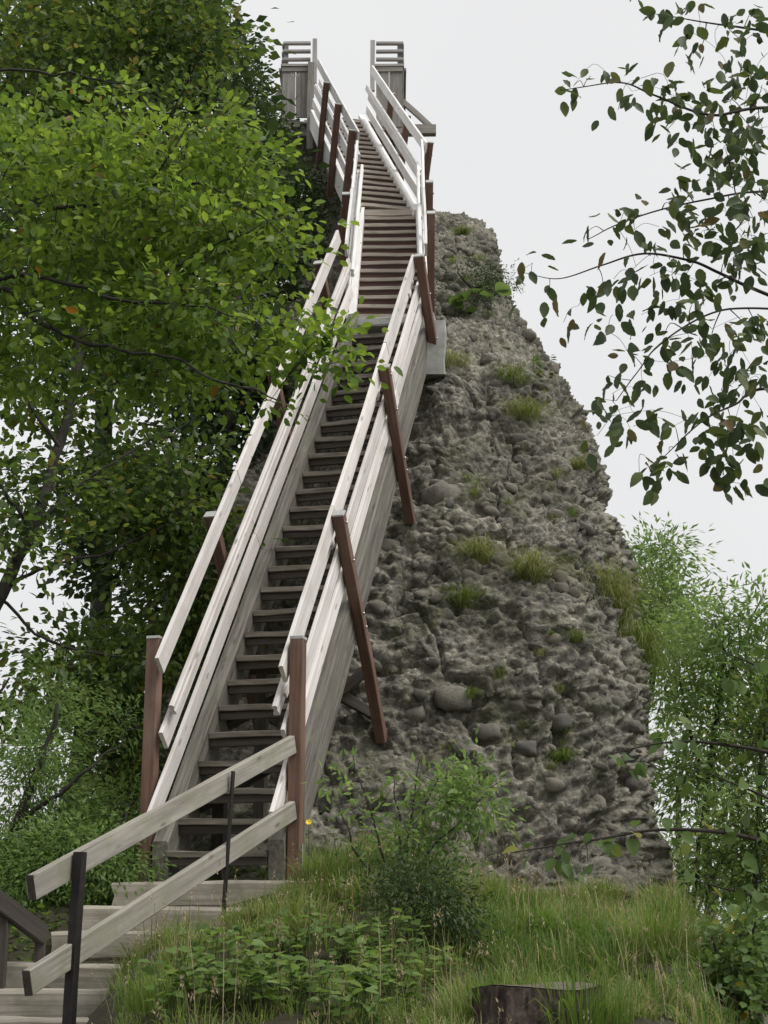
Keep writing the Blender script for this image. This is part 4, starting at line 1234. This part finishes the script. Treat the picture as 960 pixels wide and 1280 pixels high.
# low hazel branches with broad pale leaves
LM_hazel = [big_leaf(40 + s, M['leaf_hazel'], .40, .35, .1) for s in range(6)]
def hazel():
    g0 = gz(2.3, 5.8)
    limbs = [([(2.35, 5.9, g0 - .2), U(1180, 1180, 5.8), U(1110, 1020, 5.7), U(1080, 900, 5.7)], .03, .01),
             ([U(1130, 1080, 5.7), U(1000, 1062, 5.6), U(900, 1040, 5.5), U(822, 1038, 5.5), U(740, 1050, 5.45), U(690, 1058, 5.4), U(640, 1066, 5.4)], .010, .0018),
             ([U(1100, 1000, 5.7), U(1000, 950, 5.6), U(900, 930, 5.5), U(830, 928, 5.5), U(765, 942, 5.5)], .010, .0018),
             ([U(1105, 1010, 5.7), U(1000, 1010, 5.6), U(930, 985, 5.5), U(870, 960, 5.5)], .008, .0018),
             ([U(1085, 920, 5.7), U(1000, 860, 5.7), U(940, 830, 5.7), U(900, 815, 5.7)], .008, .0018),
             ([U(1140, 1110, 5.8), U(1020, 1130, 5.7), U(940, 1120, 5.6), U(850, 1095, 5.6)], .008, .0018)]
    L = [(spline(p, 8, .02), a, b) for p, a, b in limbs]
    L = [(q, rad_line(q, a, b)) for q, a, b in L]
    root = thing('hazel_bush', 'hazel bush with thin branches of broad pale leaves in front of the rock foot', 'bush', Vector(L[0][0][0]))
    tubes('stem', L[:1], M['bark'], root, 7)
    sp = [(660, 1062), (690, 1072), (705, 1052), (735, 1048), (760, 1056), (785, 1040), (780, 1055), (715, 1078), (735, 1080), (820, 1030), (845, 1045), (770, 938), (785, 948), (800, 945), (830, 925), (850, 935), (870, 920), (880, 955), (905, 925), (925, 945), (950, 930), (935, 975), (960, 960), (900, 985), (860, 975), (945, 1010), (920, 1045), (955, 1050), (880, 1030), (860, 1095), (890, 1105), (930, 1115), (955, 1130), (905, 810), (935, 825), (955, 815), (950, 850), (925, 850), (870, 1065), (940, 1085), (1000, 900), (1010, 1000), (1000, 1100), (845, 905), (810, 960)]
    T = np.array([list(U(x, y, 5.5 + rng.normal() * .12)) for x, y in sp])
    lines, Dr = skeleton(L, T, .0016, .12, .004)
    for l_ in L[1:]: tubes('branch', [l_], M['twig'], root, 6)
    tw = tubes('twigs', lines, M['twig'], root, 4); tw['kind'] = 'stuff'
    P, A, N, S = [], [], [], []
    for t, d in zip(T, Dr):
        for _ in range(2 + int(rng.random() * 2.2)):
            P.append(t + rng.normal(size=3) * .02); a = d + rng.normal(size=3) * .6; a[2] -= .35
            A.append(a); N.append(rng.normal(size=3) * .6 + np.array([0, -.5, .9])); S.append(rng.uniform(.042, .07))
    leaf_objects(*map(np.array, (P, A, N, S)), LM_hazel, root)
    ex = in_ells([(1060, 980, 5.65, 90, 150, .2)], 70)
    ln2, d2 = skeleton(L, ex, .0016, .12, .004)
    tubes('outer_twigs', ln2, M['twig'], root, 4)['kind'] = 'stuff'
    Pq, Aq, Nq, Sq, k = sprays(ex, d2, 4, .05, .8, .3, .8, (.042, .07))
    f = leaf_cloud('foliage', Pq, Aq, Nq, Sq, leaf_template(41, .40, .3), M['leaf_hazel'], root); f['kind'] = 'stuff'
hazel()

# ------------------------------------------------------------------ grasses
def blades(name, P, az, L, bend, W, mat, parent, rnd, lean=None):
    n = len(P); ts = np.array([0, .38, .72, 1.0]); ws = np.array([1, .85, .55, .08])
    dh = np.stack([np.cos(az), np.sin(az), np.zeros(n)], 1); sd_ = np.stack([-np.sin(az), np.cos(az), np.zeros(n)], 1)
    V = np.zeros((n, 8, 3))
    for i, (t, w_) in enumerate(zip(ts, ws)):
        c = P + dh * (L * bend * (.25 * t + .75 * t * t))[:, None]
        c[:, 2] += L * (t - bend * .62 * t * t * t * 1.15)
        V[:, 2 * i] = c - sd_ * (W * w_ / 2)[:, None]; V[:, 2 * i + 1] = c + sd_ * (W * w_ / 2)[:, None]
    Fq = np.array([(0, 1, 3, 2), (2, 3, 5, 4), (4, 5, 7, 6)])
    Fa = (Fq[None] + (np.arange(n) * 8)[:, None, None]).reshape(-1, 4)
    me = mesh_np(name, V.reshape(-1, 3), Fa); smooth(me)
    at_ = me.attributes.new('rnd', 'FLOAT', 'POINT')
    at_.data.foreach_set('value', np.repeat(np.clip(rnd, 0, .99), 8).astype(np.float32))
    return obj(name, me, mat, parent)

def bank_points(n):
    out_ = []
    while sum(map(len, out_)) < n:
        y = rng.uniform(5.0, 11.6, n); x = rng.uniform(-1.7, 2.6, n)
        xr = np.maximum(-0.62 + (y - 10.1) * 0.437, -0.165 * y)
        xe = np.clip(0.195 * y - .05, .9, 2.2)
        ok = (x > xr + rng.normal(size=n) * .06 + np.where(y < 8.7, -.12, .15)) & (x < xe + .2 + rng.random(n) * .25)
        ok &= ~((np.abs(x - .66) < .33) & (np.abs(y - 6.62) < .34))
        ok &= ~((x < -.3) & (y > 10.35))
        p = np.stack([x, y], 1)[ok]
        out_.append(p)
    p = np.vstack(out_)[:n]
    return np.column_stack([p, ground_z(p[:, 0], p[:, 1])])

def make_grass():
    C = bank_points(1150)
    bigc = rng.random(len(C)) ** 2.2
    per = (24 + 130 * bigc).astype(int)
    k = np.repeat(np.arange(len(C)), per); n = len(k)
    a = rng.uniform(0, 2 * math.pi, n); rr_ = rng.random(n) ** .6 * (.04 + .13 * bigc)[k]
    P = C[k] + np.stack([np.cos(a) * rr_, np.sin(a) * rr_, np.zeros(n)], 1)
    P[:, 2] = ground_z(P[:, 0], P[:, 1]) - .01
    big = (.08 + .21 * bigc ** .7 * rng.uniform(.6, 1.2, len(C)))[k]
    herbz = (C[:, 0] < .2) & (C[:, 1] < 8.4)
    big = np.where(herbz[k], big * .55, big)
    big = np.where(C[k][:, 1] < 6.4, big * .6, big)
    keep = ~herbz[k] | (rng.random(n) < .5)
    L = big * rng.uniform(.5, 1.2, n)
    bend = np.clip(rng.normal(.62, .3, n), .05, 1.3)
    aa_ = a + rng.normal(size=n) * .5 - .2
    tone_ = fbm(np.column_stack([C[:, :2] * .9, np.zeros(len(C))]), 3) * 1.2 + .25
    rnd = tone_[k] + rng.normal(size=n) * .16 + (rng.random(n) < .12) * .35
    g = blades('bank_grass', P[keep], aa_[keep], L[keep], bend[keep], rng.uniform(.004, .008, n)[keep], M['grass'], None, rnd[keep])
    g['kind'] = 'stuff'; g['label'] = 'long tangled green and straw coloured grass on the bank below the rock'; g['category'] = 'grass'
    # seeding stalks
    C = bank_points(300)
    L = rng.uniform(.25, .52, len(C))
    az = rng.uniform(0, 6.28, len(C)); bend = rng.uniform(.05, .45, len(C))
    s = blades('dry_stalks', C, az, L, bend, np.full(len(C), .0035), M['straw'], None, rng.random(len(C)))
    tip = C + np.stack([np.cos(az), np.sin(az), np.zeros(len(C))], 1) * (L * bend)[:, None]; tip[:, 2] += L * (1 - bend * .713)
    k = np.repeat(np.arange(len(C)), 9)
    Ps = tip[k] + rng.normal(size=(len(k), 3)) * np.array([.006, .006, .02]); Ps[:, 2] -= .02
    Av = rng.normal(size=(len(k), 3)) * .4; Av[:, 2] += .8
    h_ = leaf_cloud('seed_heads', Ps, Av, rng.normal(size=(len(k), 3)), rng.uniform(.012, .024, len(k)), LEAF_NARROW, M['straw'], None)
    s['kind'] = 'stuff'; s['label'] = 'thin dry straw stalks standing in the bank grass'; s['category'] = 'grass'
    h_.parent = s; h_['kind'] = 'stuff'
make_grass()

def near_ground(px, py, d0=4.5, d1=12):
    Ds = np.arange(d0, d1, .02)
    pts = np.array([list(U(px, py, D)) for D in Ds])
    gzv = ground_z(pts[:, 0], pts[:, 1])
    i = np.argmax(gzv > pts[:, 2])
    return Vector((pts[i, 0], pts[i, 1], gzv[i]))

# leaf litter and creeping ground cover on the bare soil left of the path steps and under the stairs
def ground_cover():
    n = 9000
    x = rng.uniform(-3.6, -0.75, n); y = rng.uniform(7.6, 12.2, n)
    k_ = np.argmin(np.abs(y[:, None] - np.array(STEP_D)[None] - .1), 1)
    left = np.array([U(e_[0], y_, d_).x for e_, y_, d_ in zip(ext, STEP_Y, STEP_D)])[k_]
    ok = (x < left - .03) | (y > 10.45)
    ok &= (fbm(np.stack([x * 2, y * 2, x * 0], 1), 2) > -.14)
    x, y = x[ok], y[ok]
    P = np.stack([x, y, ground_z(x, y) + rng.random(len(x)) ** 2 * .13], 1)
    A = rng.normal(size=(len(x), 3)); A[:, 2] *= .35
    N = rng.normal(size=(len(x), 3)) * .45; N[:, 2] += 1
    g = leaf_cloud('ground_cover', P, A, N, rng.uniform(.03, .07, len(x)), LEAF_OVAL, M['leaf_mid'], None)
    g['kind'] = 'stuff'; g['label'] = 'low dark creeping leaves covering the soil left of the path steps'; g['category'] = 'ground cover'
ground_cover()

# grass clumps that stand out on the bank
def tuft(name, label, base, n, L, spread, mat, group, bend=(.35, .25), down=Vector((0, 0, 0)), tone_=.4, wid=.006):
    t = thing(name, label, 'grass', base, group)
    a = rng.uniform(0, 6.28, n); r_ = rng.random(n) ** .7 * spread
    P = np.array([list(base)] * n) + np.stack([np.cos(a) * r_, np.sin(a) * r_ * .7, np.zeros(n)], 1)
    if down.length: P += np.array([list(down)]) * rng.random((n, 1))
    P[:, 2] -= .01
    a = np.where(rng.random(n) < .55, rng.normal(-1.57, .7, n), a) if down.length else a
    b = blades('blades', P, a + rng.normal(size=n) * .4, L * rng.uniform(.5, 1.15, n), np.clip(rng.normal(*bend, n), .05, 1.6), np.full(n, wid) * rng.uniform(.7, 1.2, n), M[mat], t, tone_ + rng.normal(size=n) * .18)
    b['kind'] = 'stuff'
    return t
for (px, py, n, L, sp, lb) in [(405, 1112, 420, .34, .16, 'dense arching grass clump right beside the brown post at the staircase foot'),
                               (455, 1135, 300, .28, .14, 'drooping grass clump between the staircase foot and the willow shrub'),
                               (735, 1120, 420, .26, .22, 'bright green grass clump on the ledge under the dark rock foot'),
                               (640, 1150, 380, .30, .20, 'straw tinged grass clump between the shrub and the stump'),
                               (820, 1190, 360, .34, .2, 'long grass clump at the edge of the bank beside the slope trees'),
                               (625, 1290, 420, .34, .24, 'straw coloured grass clump growing against the near side of the stump'),
                               (725, 1292, 420, .32, .22, 'green grass clump growing against the near side of the stump'),
                               (195, 1262, 300, .26, .2, 'short bright grass clump where the bank meets the lowest path step'),
                               (240, 1215, 200, .26, .12, 'long loose grass clump at the end of the timber path steps')]:
    tuft('grass_clump', lb, near_ground(px, py), n, L, sp, 'grass', 'grass clumps on the bank')
for (px, py, n, L, sp, lb, dn) in [
    (597, 693, 230, .30, .12, 'hanging grass tuft on the rock face, straw coloured below, under the round boulder', .12),
    (665, 712, 260, .34, .12, 'bright hanging grass tuft on the rock face with orange flower beside dark cobbles', .12),
    (580, 745, 130, .24, .10, 'thin dry grass tuft on the rock face below the straw coloured tuft', .1),
    (760, 735, 420, .46, .20, 'upper long grass clump trailing over the outer rock edge', .3),
    (795, 800, 420, .46, .18, 'lower long grass clump trailing over the outer rock edge', .3),
    (725, 583, 90, .18, .06, 'little yellow green grass tuft high on the outer rock edge', .03),
    (655, 515, 160, .26, .16, 'sparse yellow green grass patch high on the rock beside the upper cobbles', .1),
    (640, 470, 130, .22, .16, 'grass patch on the rock just below the large leaved plant', .1),
    (577, 293, 120, .16, .10, 'small dry grass tuft on the crest of the rock', .02),
    (700, 945, 110, .16, .08, 'small bright green moss and grass tuft low on the dark rock foot', .04),
    (585, 870, 60, .14, .05, 'tiny grass tuft beside the low round boulder', .02),
    (560, 450, 150, .18, .2, 'short dry grass on the rock beside the concrete footing', .1),
    (720, 800, 70, .18, .05, 'small grass tuft with green rosette below the outer grass clumps', .02)]:
    loc, nor = on_rock(px, py)
    if loc is None: continue
    tuft('rock_grass', lb, loc, int(n * 1.6), L * 1.15, sp * 1.15, 'grass_tuft', 'grass tufts on the rock', (1.2, .4), Vector((0, -.06, -dn * 1.3)), .5)

r8 = np.random.default_rng(12)
for i in range(34):
    py = r8.uniform(320, 1000)
    px = r8.uniform(np.interp(py, [300, 450, 650, 900, 1080], [560, 560, 520, 470, 420]), np.interp(py, [a for a, b in SR], [b for a, b in SR]) - 12)
    loc, nor = on_rock(px, py)
    if loc is None: continue
    tuft('crack_grass', 'small wisp of grass rooted in a crack of the rock face', loc, int(r8.uniform(14, 55)), r8.uniform(.08, .17), r8.uniform(.03, .08), 'grass_tuft', 'wisps of grass in rock cracks', (1.0, .4), Vector((0, -.03, -.04)), .4, .005)
tree('bramble_bush', 'bright leafy bramble thicket where the grass bank drops off below the rock', 'bush',
     [([gp(905, 8.6), U(900, 1240, 8.5), U(890, 1170, 8.4)], .02, .006), ([gp(905, 8.6), U(930, 1220, 8.5), U(950, 1150, 8.4)], .02, .006), ([gp(905, 8.6), U(880, 1260, 8.3), U(860, 1215, 8.2)], .015, .005)],
     [(905, 1240, 8.5, 50, 50, .4), (940, 1180, 8.5, 40, 60, .4), (880, 1200, 8.7, 30, 45, .3), (870, 1270, 8.3, 35, 30, .3), (960, 1260, 8.3, 50, 50, .4)], 170, 14, .13, (.045, .08), M['leaf_hazel'], LEAF_OVAL, twig=.003, clump=1.6)

# ------------------------------------------------------------------ shrubs and herbs on the bank
b = near_ground(500, 1125)
def bank_shrub(name, label, base, stems, n, per, szr, mat, ells):
    lim = [([base, *s], .012, .003) for s in stems]
    return tree(name, label, 'shrub', lim, ells, n, per, .10, szr, M[mat], LEAF_NARROW, bark='twig', twig=.0025, flat=.9, nj=1.0)
Db = b.y
bank_shrub('willow_shrub', 'upright willow shrub with thin dark stems growing before the rock foot', b,
           [[U(497, 1040, Db), U(492, 970, Db)], [U(520, 1040, Db), U(560, 930, Db)], [U(470, 1040, Db), U(438, 930, Db)], [U(540, 1060, Db), U(625, 975, Db)], [U(508, 1050, Db), U(525, 950, Db)], [U(450, 1070, Db), U(420, 1000, Db)]],
           210, 11, (.045, .085), 'leaf_pale',
           [(495, 1000, Db, 60, 60, .25), (560, 990, Db, 60, 45, .25), (440, 985, Db, 30, 50, .2, .6), (600, 1000, Db, 45, 30, .2), (510, 1070, Db, 70, 50, .25), (550, 945, Db, 30, 25, .15, .6)])
b2 = near_ground(540, 1180)  # dark leaves added in place of the shaded hole below the willow
bank_shrub('hollow_shade_leaves', 'low mass of dark leaves standing in for the shaded hollow below the willow shrub', b2,
           [[U(520, 1150, b2.y), U(510, 1120, b2.y)], [U(545, 1150, b2.y), U(550, 1120, b2.y)], [U(500, 1165, b2.y), U(485, 1140, b2.y)]],
           240, 22, (.025, .042), 'leaf_dark', [(520, 1125, b2.y - .1, 60, 50, .22), (555, 1165, b2.y - .15, 45, 45, .2), (495, 1160, b2.y - .1, 35, 35, .15)])

LM_herb = [big_leaf(60 + s, M['herb'], .36, .3, .1) for s in range(6)]
def herb(name, label, base, nstem, hgt, nleaf, szr, group, meshes=LM_herb, spread=.12, mat='stem'):
    t = thing(name, label, 'plant', base, group)
    lines, P, A, N, S = [], [], [], [], []
    for s in range(nstem):
        az = rng.uniform(0, 6.28); lean = rng.uniform(.1, .6)
        q0 = np.array(list(base)) + np.array([math.cos(az), math.sin(az), 0]) * spread * rng.random()
        H = hgt * rng.uniform(.6, 1.1)
        q2 = q0 + np.array([math.cos(az) * lean * H, math.sin(az) * lean * H, H])
        q = spline([q0, (q0 + q2) / 2 + np.array([0, 0, .1 * H]), q2], 4)
        lines.append((q, np.linspace(.003, .0012, len(q))))
        for l in range(nleaf):
            p = q[min(len(q) - 1, 2 + int(rng.random() * (len(q) - 2)))]
            aa_ = rng.uniform(0, 6.28)
            P.append(p); A.append((math.cos(aa_), math.sin(aa_), rng.uniform(-.35, .35))); N.append((rng.normal() * .35, rng.normal() * .35 - .15, 1)); S.append(rng.uniform(*szr))
    for l_ in lines: tubes('stem', [l_], M[mat], t, 4)
    leaf_objects(*[np.array(v, float) for v in (P, A, N, S)], meshes, t)
    return t
herbs = [(265, 1225), (300, 1200), (335, 1235), (370, 1205), (330, 1265), (395, 1245), (430, 1210), (405, 1180), (455, 1255), (480, 1225), (290, 1260), (365, 1265), (430, 1275), (250, 1265), (505, 1265), (560, 1240)]
r9 = np.random.default_rng(3)
herbs += [(r9.uniform(215, 530), r9.uniform(1185, 1290)) for _ in range(26)]
for (px, py) in herbs:
    herb('leafy_herb', 'low broad leaved green herb in the patch beside the timber path steps', near_ground(px, py), 5, .2, 5, (.045, .08), 'herbs beside the path steps')
for i, (px, py) in enumerate([(435, 1065), (445, 1090), (425, 1090)]):
    herb('tall_herb', 'tall thin leafy herb in the grass next to the staircase foot', near_ground(px, py + 25), 1, .55, 11, (.03, .055), 'tall herbs at the staircase foot', spread=.02)
for i, (px, py) in enumerate([(545, 1090), (560, 1080)]):
    herb('tall_herb', 'slender leafy herb rising in front of the rock beside the willow shrub', near_ground(px, py + 30), 1, .75, 12, (.03, .05), 'slender herbs beside the willow shrub', spread=.02)

# plants on the rock
LM_bur = [big_leaf(80 + s, M['leaf_hazel'], .48, .3, .05) for s in range(4)]
loc, nor = on_rock(592, 395)
herb('butterbur', 'large leaved pale green plant on the rock beside the upper staircase posts', loc, 5, .28, 2, (.14, .22), None, LM_bur, .14)
loc, nor = on_rock(692, 800)
herb('rosette_herb', 'bright green rosette plant low on the rock face', loc, 3, .06, 5, (.06, .10), None, LM_herb, .03)
loc, nor = on_rock(668, 480)
herb('rock_herb', 'yellow green leafy herb high on the outer part of the rock', loc, 7, .28, 7, (.04, .07), None, LM_hazel, .2)
loc, nor = on_rock(590, 362)
bs = loc
lim = [([bs, bs + Vector((-.2, -.15, .15))], .02, .006), ([bs, bs + Vector((.25, -.1, .1))], .02, .006)]
tree('juniper_mat', 'dark low juniper shrub spreading across the upper rock beside the stairs', 'shrub', lim,
     [(590, 355, loc.y - .15, 50, 22, .25), (560, 365, loc.y - .25, 28, 28, .2), (620, 350, loc.y, 22, 16, .2)], 150, 20, .1, (.03, .05), M['leaf_dark'], LEAF_NARROW, bark='twig', twig=.004, flat=.9, nj=1.2)
# little yellow flowers
def flower(px, py, lb, loc=None):
    base = loc if loc else near_ground(px, py + 22)
    t = thing('yellow_flower', lb, 'flower', base, None)
    top_ = U(px, py, base.y - .02) if not loc else loc + Vector((0, -.06, .03))
    tubes('stem', [(spline([base, (base + top_) / 2 + Vector((.01, 0, 0)), top_], 4), np.full(9, .0015))], M['stem'], t, 4)
    a = np.linspace(0, 6.28, 9)[:-1]
    leaf_cloud('petals', np.array([list(top_)] * 8), np.stack([np.cos(a), np.sin(a) * .5 - .5, np.sin(a) * .8], 1), np.array([[0, -1, .4]] * 8), np.full(8, .012), LEAF_SIMPLE, M['petal'], t)
flower(386, 1028, 'yellow flower right beside the steel plate of the brown post')
l2, n2 = on_rock(563, 444)
flower(0, 0, 'small yellow flower on the rock next to the concrete footing', l2)
